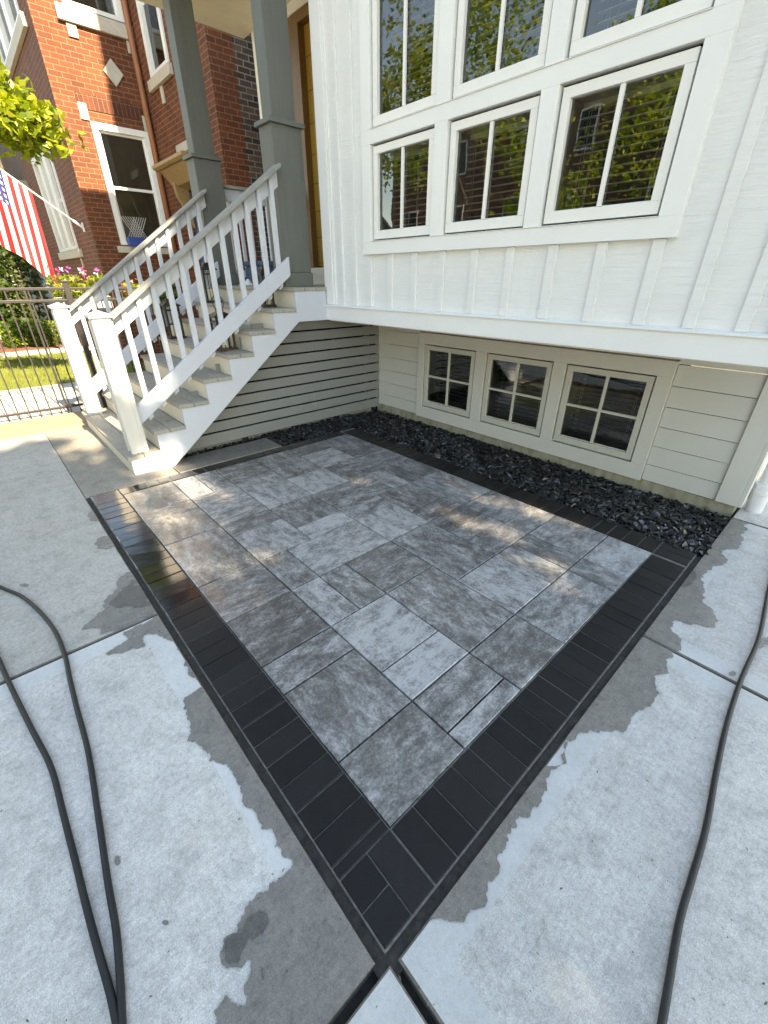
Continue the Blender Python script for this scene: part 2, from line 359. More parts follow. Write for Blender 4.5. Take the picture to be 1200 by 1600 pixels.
M['clear'] = glass('clear_plastic', (.92, .95, .96), 1.4)

# ------------------------------------------------------------------ ground, pavement
struct(obj('ground', MB().add([(-150, -150, -.30), (150, -150, -.30), (150, 150, -.30), (-150, 150, -.30)], [(0, 1, 2, 3)]), M['soil']))
mb = MB(); mb.add([(-3.99, .24, -.014), (-.25, .24, -.014), (-.25, .30, -.014), (-3.99, .30, -.014), (-.25, 3.12, -.014), (-.315, 3.12, -.014), (-.315, .30, -.014)], [(0, 1, 2, 3), (6, 2, 4, 5)]); struct(obj('edge_sand', mb, M['sand']))
mb = MB(); mb.add([(-6.98, -6, -.05), (8, -6, -.05), (8, 4.6, -.05), (-6.98, 4.6, -.05)], [(0, 1, 2, 3)])
struct(obj('sub_base', mb, M['sand']))
slabs = MB()
def slab(mb, x0, x1, y0, y1, mg=.10, z=0.0, g=.007, gx=None, t=.08, margins=True, mi=0, mm=1):
    x0 += g; x1 -= g; y0 += g; y1 -= g; e = .006; em = 5 if mb is slabs else 1  # slab chamfers and sides use a darker concrete
    def quad(a, b, c, d, mat): mb.add([(a, c, z), (b, c, z), (b, d, z), (a, d, z)], [(0, 1, 2, 3)], mat)
    X0, X1, Y0, Y1 = x0+e, x1-e, y0+e, y1-e
    if margins:
        quad(X0+mg, X1-mg, Y0+mg, Y1-mg, mi)
        quad(X0, X1, Y0, Y0+mg, mm); quad(X0, X1, Y1-mg, Y1, mm); quad(X0, X0+mg, Y0+mg, Y1-mg, mm); quad(X1-mg, X1, Y0+mg, Y1-mg, mm)
        s_ = .004; zz = z+.0012                                   # tool line between panel and margin
    else: quad(X0, X1, Y0, Y1, mi)
    ring = [(X0, Y0), (X1, Y0), (X1, Y1), (X0, Y1)]; ring2 = [(x0, y0), (x1, y0), (x1, y1), (x0, y1)]
    for i in range(4):
        j = (i+1) % 4; a, b, c, d = ring[i], ring[j], ring2[j], ring2[i]
        mb.add([(*a, z), (*d, z-e), (*c, z-e), (*b, z)], [(0, 1, 2, 3)], em)
        mb.add([(*d, z-e), (*d, z-t), (*c, z-t), (*c, z-e)], [(0, 1, 2, 3)], em)
XB0, XB1, YB0, YB1 = -3.97, -.29, .27, 3.10          # border outer rectangle
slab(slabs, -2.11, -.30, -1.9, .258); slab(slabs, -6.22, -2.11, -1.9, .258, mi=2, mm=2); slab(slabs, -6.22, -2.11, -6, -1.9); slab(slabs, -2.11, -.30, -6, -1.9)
slab(slabs, -.278, 1.7, .295, 2.05, mi=3, mm=4); slab(slabs, -.278, 1.7, 2.05, 3.87, mi=3, mm=4); slab(slabs, -.278, 1.7, 3.87, 4.6, margins=False, mi=3, mm=4)
slab(slabs, -.285, 1.7, -1.9, .285, mi=3, mm=4); slab(slabs, -.285, 1.7, -6, -1.9); 
struct(obj('pavement', slabs, [M['conc'], M['concs'], M['concdim'], M['concright'], M['concs2'], M['concedge']]))
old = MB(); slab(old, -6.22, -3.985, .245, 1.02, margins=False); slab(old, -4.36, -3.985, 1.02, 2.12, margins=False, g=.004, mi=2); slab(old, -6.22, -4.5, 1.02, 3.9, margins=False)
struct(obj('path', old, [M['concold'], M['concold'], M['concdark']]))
tan = MB(); slab(tan, -6.98, -6.22, -6, 4.6, margins=False, z=.02, t=.1); struct(obj('kerb_strip', tan, [M['tan'], M['tan']]))
dr = MB(); slab(dr, -9.3, -7.0, -3.5, 2.2, margins=False, z=0, g=.004); slab(dr, -9.3, -7.0, 2.2, 14, margins=False, z=0, g=.004); slab(dr, -14.35, -13.55, -3.5, 2.3, margins=False, z=.01, t=.3)
slab(dr, -14.35, -7.0, -4.4, -3.5, margins=False, z=.005, t=.3, g=.003)
struct(obj('footpath', dr, [M['drive'], M['drive']]))
road = MB(); road.add([(-60, -19, -.28), (60, -19, -.28), (60, -9.5, -.28), (-60, -9.5, -.28)], [(0, 1, 2, 3)]); struct(obj('road', road, M['asphalt']))
pv = MB(); pv.box(-60, 60, -8, -6.02, -.3, 0); pv.box(-60, 60, -9.5, -9.3, -.3, -.13); struct(obj('street_pavement', pv, M['drive']))

nl = MB(); nl.add([(1.72, -5.9, -.03), (30, -5.9, -.03), (30, 9, -.03), (1.72, 9, -.03)], [(0, 1, 2, 3)]); struct(obj('added_side_lawn', nl, M['darkgrass']))  # unseen dark lawn, added to cut light bounced onto the stairs
# lawn with real blades
lawn = MB(); lawn.add([(-13.55, -3.5, -.01), (-9.3, -3.5, -.01), (-9.3, 2.45, -.01), (-13.55, 2.45, -.01)], [(0, 1, 2, 3)])
for i in range(9000):
    x = random.uniform(-13.5, -9.33); y = random.uniform(-1.2, 2.4); a = random.uniform(0, 6.28); h = random.uniform(.03, .07); w = .007
    dx, dy = math.cos(a)*w, math.sin(a)*w; lx, ly = random.gauss(0, .02), random.gauss(0, .02)
    lawn.add([(x-dx, y-dy, -.01), (x+dx, y+dy, -.01), (x+lx, y+ly, h)], [(0, 1, 2)])
struct(obj('lawn', lawn, M['grass']), 'stuff')
mu = MB(); mu.box(-17.5, -14.35, .35, 2.45, -.25, .03); mu.box(-17.5, -14.35, -3.5, -.6, -.25, .03); mu.box(-13.55, -9.3, 2.45, 2.5, -.2, .02); struct(obj('mulch_bed', mu, M['mulch']), 'stuff')

# damp patches on the concrete: outlines on the ground, jagged edge
def g2(u, v, z=0.0):
    d = r2*((u-600)/655.13) + d2*((v-800)/655.13) + fwd; t = (z-1.6)/d.z; return (d.x*t, d.y*t)
def jag(poly, amp, seed):
    rnd = random.Random(seed); out = [Vector(p) for p in poly]
    for it in range(5):
        nx = []
        for i, p in enumerate(out):
            q_ = out[(i+1) % len(out)]; nx.append(p); dl = (q_-p); L = dl.length
            if L > .010: nx.append((p+q_)/2 + Vector((-dl.y, dl.x))*rnd.gauss(0, amp))
        out = nx
    return [(p.x, p.y) for p in out]
import bmesh
from mathutils.geometry import delaunay_2d_cdt
def stain(name, polys, mat, z, amp=.15):
    vs, faces = [], []
    for k, (pl, cl) in enumerate(polys):
        g = jag([g2(*p) for p in pl], amp, k+3)
        if cl: g = [cl(p) for p in g]
        faces.append(list(range(len(vs), len(vs)+len(g)))); vs += [Vector(p) for p in g]
    ov, oe, of, _, _, _ = delaunay_2d_cdt(vs, [], faces, 1, 1e-5)
    mb = MB(); fs = []
    for f in of:
        p = [ov[i] for i in f]; A = sum(p[i].x*p[(i+1) % len(p)].y-p[(i+1) % len(p)].x*p[i].y for i in range(len(p)))
        if abs(A) > 1e-9: fs.append(f if A > 0 else f[::-1])
    mb.add([(p.x, p.y, z) for p in ov], fs)
    return struct(obj(name, mb, mat))
cA = lambda p: (p[0], min(p[1], .248)); cR = lambda p: (max(p[0], -.268), p[1])
def cAll(p):
    x, y = min(p[0], -.31), min(p[1], .248)
    return (x, y)
PA = [(225, 868), (182, 912), (178, 927), (165, 943), (143, 970), (127, 983), (147, 981), (155, 992), (180, 985), (250, 957), (290, 950), (265, 920), (245, 890)]
PBp = [(193, 988), (200, 1000), (180, 1012), (165, 1023), (190, 1022), (227, 1010), (223, 998), (233, 990), (247, 992), (260, 998), (282, 1003), (290, 1030), (302, 1060), (345, 1075), (300, 975), (270, 945), (250, 957)]
PC = [(352, 1070), (300, 1085), (293, 1120), (297, 1143), (308, 1163), (328, 1177), (340, 1193), (360, 1203), (370, 1223), (377, 1240), (383, 1260), (400, 1270), (407, 1287), (427, 1300), (435, 1323), (457, 1343), (458, 1352), (421, 1381), (390, 1408), (377, 1433), (350, 1467), (345, 1500), (354, 1515), (373, 1512), (392, 1500), (392, 1521), (381, 1550), (385, 1569), (371, 1573), (352, 1556), (335, 1580), (331, 1620), (520, 1640), (650, 1500), (610, 1450), (520, 1300), (430, 1165)]
PD = [(585, 1440), (612, 1487), (629, 1485), (646, 1467), (662, 1450), (679, 1437), (710, 1440), (733, 1427), (748, 1420), (762, 1408), (762, 1387), (780, 1360), (790, 1327), (798, 1303), (808, 1280), (833, 1262), (855, 1237), (857, 1215), (874, 1198), (881, 1163), (905, 1145), (944, 1143), (984, 1128), (1006, 1106), (1023, 1071), (1045, 1053), (1052, 1027), (1066, 1001), (1054, 970), (1080, 977), (1106, 981), (1122, 970), (1098, 942), (1102, 926), (1095, 907), (1104, 893), (1124, 884), (1134, 858), (1158, 836), (1168, 816), (1140, 790), (1040, 872), (940, 990), (780, 1190), (630, 1370)]
cPA = lambda p: (min(p[0], -2.122), min(p[1], .248)); cPB = lambda p: (max(p[0], -2.098), min(p[1], .248))
cD1 = lambda p: (max(p[0], -.268), min(max(p[1], .306), 2.038)); cD2 = lambda p: (max(p[0], -.268), min(max(p[1], 2.062), 3.858))
def spot(u, v, a, b, n=10, rot=0): return [(u+a*math.cos(t*6.283/n)*math.cos(rot)-b*math.sin(t*6.283/n)*math.sin(rot), v+a*math.cos(t*6.283/n)*math.sin(rot)+b*math.sin(t*6.283/n)*math.cos(rot)) for t in range(n)]
small = [(spot(150, 806, 12, 9), cA), (spot(166, 848, 17, 10), cA), (spot(1193, 1005, 13, 6, rot=-.7), cR), (spot(1144, 1053, 6, 4), cR), (spot(184, 1345, 5, 8), None), (spot(259, 1442, 5, 4), None), (spot(38, 915, 7, 3), None)]
stain('damp_patch', [(PA, cPA), (PBp, cPB), (PC, cAll), (PD, cD1), (PD, cD2)] + small, M['concwet'], .0035)
stain('soaked_patch', [(spot(400, 1446, 16, 24, rot=.7), None), (spot(1075, 905, 16, 9, rot=-.9), cR), ([(360, 1465), (352, 1500), (372, 1506), (384, 1478), (380, 1458)], None), ([(208, 905), (190, 925), (182, 950), (240, 945), (226, 918)], cPA)], M['concwet2'], .0060)

# ------------------------------------------------------------------ patio
patio = bpy.data.objects.new('paver_patio', None); COL.objects.link(patio); patio.location = (-2.2, 1.7, 0); WL['paver_patio'] = Vector((-2.2, 1.7, 0)); patio['kind'] = 'structure'
U = [.0, .25, .45, .65, .86, 1.05, 1.25, 1.445, 1.645, 1.84, 2.035, 2.23, 2.43, 2.63, 2.83, 3.03, 3.23, 3.32]
LAY = '''0 2 0 2;2 3 0 2;3 5 0 2;5 8 0 2;8 10 0 2;10 12 0 2;12 13 0 2;13 15 0 2;15 17 0 2;0 2 2 3;0 2 3 4;2 4 2 4;4 5 2 4;5 6 2 4;6 8 2 4;8 10 2 3;10 12 2 3;10 12 3 4;12 14 2 4;14 15 2 4;15 16 2 4;16 17 2 4;0 2 4 6;2 5 4 6;5 7 4 6;7 8 4 6;8 10 3 6;10 12 4 6;12 15 4 6;15 17 4 6;0 3 6 8;3 5 6 8;5 7 6 9;7 8 6 8;8 10 6 8;10 13 6 8;13 15 6 8;15 17 6 9;0 1 8 10;1 3 8 10;3 5 8 9;7 9 8 10;9 10 8 10;10 11 8 10;11 13 8 10;13 15 8 9;13 15 9 10;15 17 9 10;5 7 9 10;3 5 9 12;0 2 10 12;2 3 10 12;5 7 10 12;7 10 10 12;10 12 10 12;12 13 10 12;13 15 10 12;15 17 10 12'''
def chamfer_tile(mb, x0, x1, y0, y1, z, ch, c, t=.05, jit=.0):
    z += random.uniform(-jit, jit); tl = [random.uniform(-jit, jit)*.5 for _ in range(4)]
    top = [(x0+ch, y0+ch, z+tl[0]), (x1-ch, y0+ch, z+tl[1]), (x1-ch, y1-ch, z+tl[2]), (x0+ch, y1-ch, z+tl[3])]
    mid = [(x0, y0, z-ch), (x1, y0, z-ch), (x1, y1, z-ch), (x0, y1, z-ch)]; bot = [(x, y, z-t) for x, y, _ in mid]
    fs = [(0, 1, 2, 3)] + [(4+i, 4+(i+1) % 4, (i+1) % 4, i) for i in range(4)] + [(8+i, 8+(i+1) % 4, 4+(i+1) % 4, 4+i) for i in range(4)]
    mb.add(top+mid+bot, fs, 0, c)
fm = MB()
for row in LAY.split(';'):
    a, b, c, d = map(int, row.split()); x0, x1 = -3.83+U[a], -3.83+U[b]; y0, y1 = .495+c*.2, .495+d*.2; g = .0035
    al = 0.0 if (x1-x0) >= (y1-y0) else 1.0
    if abs((x1-x0)-(y1-y0)) < .05: al = float(random.random() < .5)
    chamfer_tile(fm, x0+g, x1-g, y0+g, y1-g, .002, .003, (random.random(), al, random.random()), jit=.0012)
obj('slab_field', fm, M['slab'], patio)
bm_ = MB(); rn = random.random
x = -3.955
def bt(x0, x1, y0, y1): chamfer_tile(bm_, x0+.0025, x1-.0025, y0+.0025, y1-.0025, .003, .0022, (rn(), 0, rn()), jit=.002)
p_ = .1035
x = -3.965
while x < -.53: bt(x, min(x+p_, -.51), .285, .492); x += p_            # street side soldier course
bt(-.51, -.405, .285, .392); bt(-.405, -.305, .285, .392); bt(-.51, -.305, .392, .492)
y = .495
while y < 2.86: bt(-.507, -.305, y, min(y+p_, 2.893)); y += p_           # right course
x = -.507
while x > -3.9: bt(x-p_, x, 2.898, 3.098); x -= p_                       # house side course
bt(-.505, -.305, 2.898, 2.998); bt(-.505, -.305, 2.998, 3.098)
y = .495
while y < 2.86: bt(-3.965, -3.833, y, min(y+p_, 2.895)); y += p_         # stair side course, cut
obj('border_course', bm_, M['border'], patio)
jb = MB()
for a, b, c, d in ((-3.968, -.303, .283, .494), (-.511, -.303, .494, 3.1), (-3.968, -.511, 2.895, 3.1), (-3.968, -3.831, .494, 2.895)): jb.box(a, b, c, d, -.04, -.0022)
obj('joint_fill', jb, M['jsand'], patio)

# slate chips
chips = MB()
def chip(x, y, z, s):
    pts = []; n = random.randint(4, 6); a0 = random.uniform(0, 6.28); q1 = Matrix.Rotation(random.gauss(0, .45), 3, 'X') @ Matrix.Rotation(random.gauss(0, .45), 3, 'Y')
    th = s*random.uniform(.08, .22)
    ring = [(math.cos(a0+6.283*i/n)*s*random.uniform(.55, 1), math.sin(a0+6.283*i/n)*s*random.uniform(.4, .85)) for i in range(n)]
    vs = [q1 @ Vector((a, b, th)) for a, b in ring] + [q1 @ Vector((a*1.08, b*1.08, -th)) for a, b in ring]
    vs = [(x+w.x, y+w.y, z+w.z) for w in vs]
    g = random.choice([.005, .007, .010, .013, .020]) ; c = (g, g*1.03, g*1.12)
    if random.random() < .035: c = (.10, .11, .125)
    if random.random() < .01: c = (.22, .17, .11)
    chips.add(vs, [tuple(range(n))] + [(n+i, n+(i+1) % n, (i+1) % n, i) for i in range(n)], 0, c)
for i in range(9500):
    x = random.uniform(-4.45, -.28); y = random.uniform(3.1, 3.95); yy = (y-3.1)/.85
    chip(x, y, -.022+.024*random.random()-.035*yy + .012*math.exp(-((y-3.3)/.2)**2), random.uniform(.012, .030) if random.random() < .75 else random.uniform(.03, .048))
for i in range(1700):
    x = random.uniform(-4.5, -3.98); y = random.uniform(2.13, 3.12); chip(x, y, -.03+.028*random.random(), random.uniform(.010, .028))
for i in range(260):
    x = random.uniform(-4.5, -4.37); y = random.uniform(1.1, 2.2); chip(x, y, -.03+.02*random.random(), random.uniform(.010, .024))
struct(obj('slate_gravel', chips, M['chip']), 'stuff')
gb = MB(); gb.add([(-4.5, 3.1, -.03), (-.27, 3.1, -.03), (-.27, 3.97, -.066), (-4.5, 3.97, -.066)], [(0, 1, 2, 3)]); gb.add([(-4.5, 1.02, -.035), (-3.97, 1.02, -.035), (-3.97, 3.1, -.035), (-4.5, 3.1, -.035)], [(0, 1, 2, 3)])
struct(obj('gravel_bed', gb, M['dark']))

# ------------------------------------------------------------------ white house
house = thing('white_house', (-3.6, 3.96, 0), 'white board-and-batten house with bay of grid windows above three low basement windows', 'house')
XL, XR, YF, YW = -4.2, -.28, 3.0, 3.96
COLS = [(-3.42, -2.735), (-2.58, -1.895), (-1.745, -1.065)]
ROWS = [(1.915, 2.565), (2.69, 4.20)]
bay = MB()                                                     # bay front panel with openings (t = 25 mm)
def wallgrid(mb, xs, zs, holes, y0, y1, mat=0):
    for i in range(len(xs)-1):
        for j in range(len(zs)-1):
            cxm, czm = (xs[i]+xs[i+1])/2, (zs[j]+zs[j+1])/2
            if any(a < cxm < b and c < czm < d for a, b, c, d in holes): continue
            mb.box(xs[i], xs[i+1], y0, y1, zs[j], zs[j+1], mat)
holes = [(a-.022, b+.022, c-.02, d+.02) for a, b in COLS for c, d in ROWS]
xs = sorted({XL, XR} | {h[0] for h in holes} | {h[1] for h in holes}); zs = sorted({1.222, 8.1} | {h[2] for h in holes} | {h[3] for h in holes})
wallgrid(bay, xs, zs, holes, YF, YF+.03)
bay.box(XL, XL+.03, YF+.03, YW, 1.222, 8.1); bay.box(XR-.03, XR, YF+.03, YW+.3, 1.222, 8.1)
def batten(a, b, z0, z1): bay.box(a, b, YF-.019, YF-.0005, z0, z1)
for a, b in [(-3.53, -3.465), (-3.235, -3.175), (-2.94, -2.88), (-2.63, -2.57), (-2.31, -2.25), (-2.0, -1.94), (-1.68, -1.615), (-1.36, -1.3), (-1.05, -.985)]: batten(a, b, 1.362, 1.798)
for a, b in [(-.78, -.72), (-.535, -.475), (-3.75, -3.69), (-3.955, -3.90)]: batten(a, b, 1.362, 8.0)
obj('bay_wall', bay, M['siding'], house, .002)
mb = MB(); mb.box(XL-.005, XL+.12, YF-.026, YF-.0005, 1.362, 8.0); mb.box(XL-.024, XL-.0005, YF-.026, YF+.12, 1.362, 8.0); mb.box(XL+.123, XL+.155, YF-.016, YF-.0005, 1.362, 8.0)
obj('corner_board', mb, M['trim'], house, .002)
mb = MB(); mb.box(XR-.11, XR+.005, YF-.026, YF-.0005, 1.362, 8.0); mb.box(XR+.0005, XR+.022, YF-.026, YF+.12, 1.362, 8.0); obj('corner_board', mb, M['trim'], house, .002)
mb = MB(); mb.box(XL-.02, XR+.02, YF-.04, YF-.0005, 1.208, 1.342); mb.box(XL-.02, XL-.0005, YF, YW, 1.208, 1.342); mb.box(XR+.0005, XR+.02, YF, YW, 1.208, 1.342)
mb.prism([(YF-.055, 1.342), (YF-.0005, 1.342), (YF-.0005, 1.364), (YF-.055, 1.352)], 'x', XL-.03, XR+.03)
obj('skirt_band', mb, M['trim'], house, .002)
mb = MB(); mb.box(XL, XR, YF, YW+.02, 1.196, 1.221); obj('overhang_underside', mb, M['under'], house)
# trim surround of the upper windows
tr = MB(); ty0, ty1 = YF-.042, YF-.0005
SX = [-3.55, -.935]
zb = [1.80, 1.899, 2.581, 2.674, 4.216, 4.33]
for a, b in ((0, 1), (2, 3), (4, 5)): tr.box(SX[0], SX[1], ty0, ty1, zb[a], zb[b])
vx = [(SX[0], -3.436), (-2.719, -2.596), (-1.879, -1.761), (-1.049, SX[1])]
for a, b in vx:
    tr.box(a, b, ty0, ty1, zb[1], zb[2]); tr.box(a, b, ty0, ty1, zb[3], zb[4])
for k in (1, 3): tr.prism([(ty0-.008, zb[k]), (ty1, zb[k]), (ty1, zb[k]+.008), (ty0-.008, zb[k]+.004)], 'x', -3.436, -1.049)
obj('window_surround', tr, M['trim'], house, .002)
def window(parent, x0, x1, z0, z1, yf, sw, vbars, hbars, room, blind=True, bm='blind', sm='sash'):
    f = MB(); d0, d1 = yf, yf+.05
    f.box(x0, x1, d0, d1, z0, z0+sw*1.15); f.box(x0, x1, d0, d1, z1-sw, z1); f.box(x0, x0+sw, d0, d1, z0+sw*1.15, z1-sw); f.box(x1-sw, x1, d0, d1, z0+sw*1.15, z1-sw)
    f.box(x0+sw, x1-sw, d0+.022, d1, z0+sw*1.15, z0+sw*1.15+.008)
    w = obj('window', f, M[sm], parent, .003)
    gx0, gx1, gz0, gz1 = x0+sw, x1-sw, z0+sw*1.15+.008, z1-sw
    g = MB(); bw = .013
    for t in vbars: xx = gx0+(gx1-gx0)*t; g.box(xx-bw, xx+bw, d0+.008, d0+.026, gz0-.004, gz1)
    for t in hbars:
        zz = gz0+(gz1-gz0)*t; cut = [gx0] + [gx0+(gx1-gx0)*u for u in vbars] + [gx1]
        for i in range(len(cut)-1):
            g.box(cut[i]+(bw if i else 0), cut[i+1]-(bw if i < len(cut)-2 else 0), d0+.009, d0+.025, zz-bw*.9, zz+bw*.9)
    obj('muntin', g, M[sm], w, .002)
    p = MB(); p.add([(gx0-.01, d0+.03, gz0-.01), (gx1+.01, d0+.03, gz0-.01), (gx1+.01, d0+.03, gz1+.01), (gx0-.01, d0+.03, gz1+.01)], [(0, 1, 2, 3)])
    obj('pane', p, M['glass'], w)
    # jamb + dim room behind
    j = MB(); dy = d1+.16; j.box(gx0-.03, gx0-.005, d1+.001, dy, gz0, gz1); j.box(gx1+.005, gx1+.03, d1+.001, dy, gz0, gz1); j.box(gx0-.005, gx1+.005, d1+.001, dy, gz0-.025, gz0); j.box(gx0-.005, gx1+.005, d1+.001, dy, gz1, gz1+.025)
    obj('jamb', j, M['jamb'], w)
    b = MB()
    if blind:
        z = gz0+.03; k = .042
        while z < gz1-.02:
            b.obox((gx0+.015, d1+.075, z), (gx1-gx0-.02, 0, 0), (0, .045, .004), (0, -.0005, .0065)); z += k
        b.box(gx0+.01, gx1-.01, d1+.10, d1+.155, gz1-.03, gz1-.001)
        for t in (.12, .88): xx = gx0+(gx1-gx0)*t; b.box(xx-.002, xx+.002, d1+.098, d1+.1005, gz0, gz1-.03, 1); b.box(xx-.018, xx-.015, d1+.098, d1+.1005, gz0, gz1-.03, 1)
        obj('blind', b, [M[bm], M['cord']], w)
    return w
for c, d in ROWS:
    for a, b in COLS: window(house, a, b, c, d, YF-.022, .052, [.5], [] if d < 3 else [], None)
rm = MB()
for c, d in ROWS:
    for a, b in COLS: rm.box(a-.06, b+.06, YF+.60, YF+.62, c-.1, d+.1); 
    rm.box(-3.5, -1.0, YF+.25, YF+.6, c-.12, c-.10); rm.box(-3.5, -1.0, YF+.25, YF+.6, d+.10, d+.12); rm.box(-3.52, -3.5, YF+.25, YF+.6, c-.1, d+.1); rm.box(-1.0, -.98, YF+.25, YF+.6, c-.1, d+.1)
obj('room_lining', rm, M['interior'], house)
# basement wall: lap siding, surround, windows, corner board, foundation
lp = MB(); z = .06; k = 0
zz = [.062, .205, .37, .535, .70, .865, 1.03, 1.165]
for i in range(len(zz)-1):
    for a, b in ((-4.45, -3.715), (-.97, -.425)):
        lp.prism([(YW-.016, zz[i]+.006), (YW, zz[i]+.006), (YW, zz[i+1]), (YW-.009, zz[i+1])], 'x', a, b)
lp.box(-4.45, -.425, YW+.0005, YW+.03, 1.06, 1.165); lp.box(-4.45, -.24, YW-.012, YW+.03, 1.1655, 1.1958)
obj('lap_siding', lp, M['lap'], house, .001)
LW = [(-3.6, -2.87), (-2.71, -1.98), (-1.83, -1.10)]; lz0, lz1 = .205, .92
ls = MB(); y0, y1 = YW-.034, YW+.02
ls.box(-3.71, -.975, y0, y1, .055, lz0-.012); ls.box(-3.71, -.975, y0, y1, lz1+.012, 1.04); 
for a, b in ((-3.71, -3.612), (-2.858, -2.722), (-1.968, -1.842), (-1.088, -.975)): ls.box(a, b, y0, y1, lz0-.012, lz1+.012)
ls.box(-3.72, -.965, y0-.012, y1, 1.0405, 1.055)
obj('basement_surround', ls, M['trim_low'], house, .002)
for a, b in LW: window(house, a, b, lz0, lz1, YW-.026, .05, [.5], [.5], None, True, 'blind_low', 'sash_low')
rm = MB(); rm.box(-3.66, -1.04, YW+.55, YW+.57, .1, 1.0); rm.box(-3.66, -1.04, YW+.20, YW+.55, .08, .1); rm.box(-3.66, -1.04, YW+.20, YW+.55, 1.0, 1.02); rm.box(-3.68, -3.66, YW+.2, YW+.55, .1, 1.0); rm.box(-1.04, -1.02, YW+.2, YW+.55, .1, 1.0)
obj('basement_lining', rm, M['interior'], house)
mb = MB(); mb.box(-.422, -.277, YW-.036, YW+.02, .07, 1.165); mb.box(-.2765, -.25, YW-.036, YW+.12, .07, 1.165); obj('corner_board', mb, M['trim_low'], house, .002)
mb = MB(); mb.box(-4.5, -.285, YW-.004, YW+.25, -.28, .06); obj('foundation', mb, M['foundation'], house, .004)
# main body
mb = MB(); mb.box(-.305, -.28, YW+.12, 13, .06, 10.8); mb.box(-6.95, -6.925, YW, 13, .06, 10.8); mb.box(-6.925, -.305, 12.97, 13, .06, 10.8)
mb.box(-6.925, -6.03, YW, YW+.03, .06, 10.8); mb.box(-6.03, -4.76, YW, YW+.03, .06, 1.5); mb.box(-6.03, -4.76, YW, YW+.03, 4.30, 10.8); mb.box(-4.76, -4.23, YW, YW+.03, .06, 10.8); mb.box(-4.23, -.305, YW+.001, YW+.03, 8.1, 10.8)
obj('side_wall', mb, M['siding'], house)
mb = MB(); mb.box(-7.1, -.1, YW-.15, 13.1, 10.8, 11.0); mb.box(-4.42, -.08, 2.72, YW-.16, 8.101, 8.28); obj('roof', mb, M['trim'], house)
mb = MB(); mb.box(-6.02, -5.80, YW-.05, YW+.10, 1.745, 4.26); mb.box(-5.80, -4.8, YW-.05, YW+.10, 4.17, 4.26); mb.box(-4.80, -4.77, YW-.05, YW+.10, 1.745, 4.26); obj('door_casing', mb, M['jambwood'], house, .004)
mb = MB(); mb.box(-5.797, -4.80, YW+.035, YW+.08, 1.76, 4.165); dd = obj('door', mb, M['door'], house, .003)
hb = MB(); hb.tube([(-4.92, YW+.034, 2.65), (-4.92, YW-.03, 2.65)], .012); hb.tube([(-4.92, YW-.03, 2.60), (-4.92, YW-.03, 2.95)], .014); obj('handle', hb, M['black'], dd)
mb = MB(); mb.box(-6.02, -4.8, YW-.04, YW+.1, 1.53, 1.742); obj('door_sill', mb, M['riser'], house, .003)

# ------------------------------------------------------------------ porch with stairs
porch = thing('front_porch', (-5.2, 1.8, 0), 'grey and white timber porch with eight steps, square columns and slanted railings', 'porch')
NZ = [.67+.27*i for i in range(8)]; TZ = [.18, .365, .56, .755, .95, 1.145, 1.335, 1.525]
SX0, SX1 = -6.2, -4.19
for i in range(7):
    mb = MB(); h = .036
    mb.box(SX0-.03, SX1, NZ[i], NZ[i]+.138, TZ[i]-h, TZ[i]); mb.box(SX0-.03, SX1, NZ[i]+.143, NZ[i+1]+.018, TZ[i]-h, TZ[i])
    obj('tread', mb, M['tread'], porch, .004)
for i in range(8):
    mb = MB(); zb_ = 0 if i == 0 else TZ[i-1]; mb.box(SX0+.02, SX1-.036, NZ[i]+.022, NZ[i]+.042, zb_+(.001 if i else -.02), TZ[i]-.037); obj('riser', mb, M['riser'], porch, .002)
def skirt(x0, x1):
    poly = [(NZ[0]+.022, -.02), (1.03, -.02), (2.60, 1.205), (2.96, 1.205), (2.96, 1.49)]
    top = [(NZ[7]+.02, TZ[7]-.037)]
    for i in range(6, -1, -1): top += [(NZ[i+1]+.02, TZ[i]-.037), (NZ[i]+.022, TZ[i]-.037)]
    mb = MB(); mb.prism((poly+top)[::-1], 'x', x0, x1); return mb
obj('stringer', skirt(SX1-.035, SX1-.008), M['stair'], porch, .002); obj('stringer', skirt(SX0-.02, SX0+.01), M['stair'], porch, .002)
mb = MB()
y = NZ[7]
while y < 3.9:
    y2 = min(y+.138, 3.955); xr = SX1 if y2 < 3.02 else -4.23
    mb.box(-7.0, xr, y, y2-.005, TZ[7]-.036, TZ[7]); y += .138
obj('deck', mb, M['tread'], porch, .004)
mb = MB(); mb.box(-7.0, SX0-.02, NZ[7]+.02, NZ[7]+.05, 1.2, 1.488); mb.box(-7.0, -6.97, NZ[7]+.05, 3.95, 1.2, 1.488); obj('deck_fascia', mb, M['stair'], porch, .003)
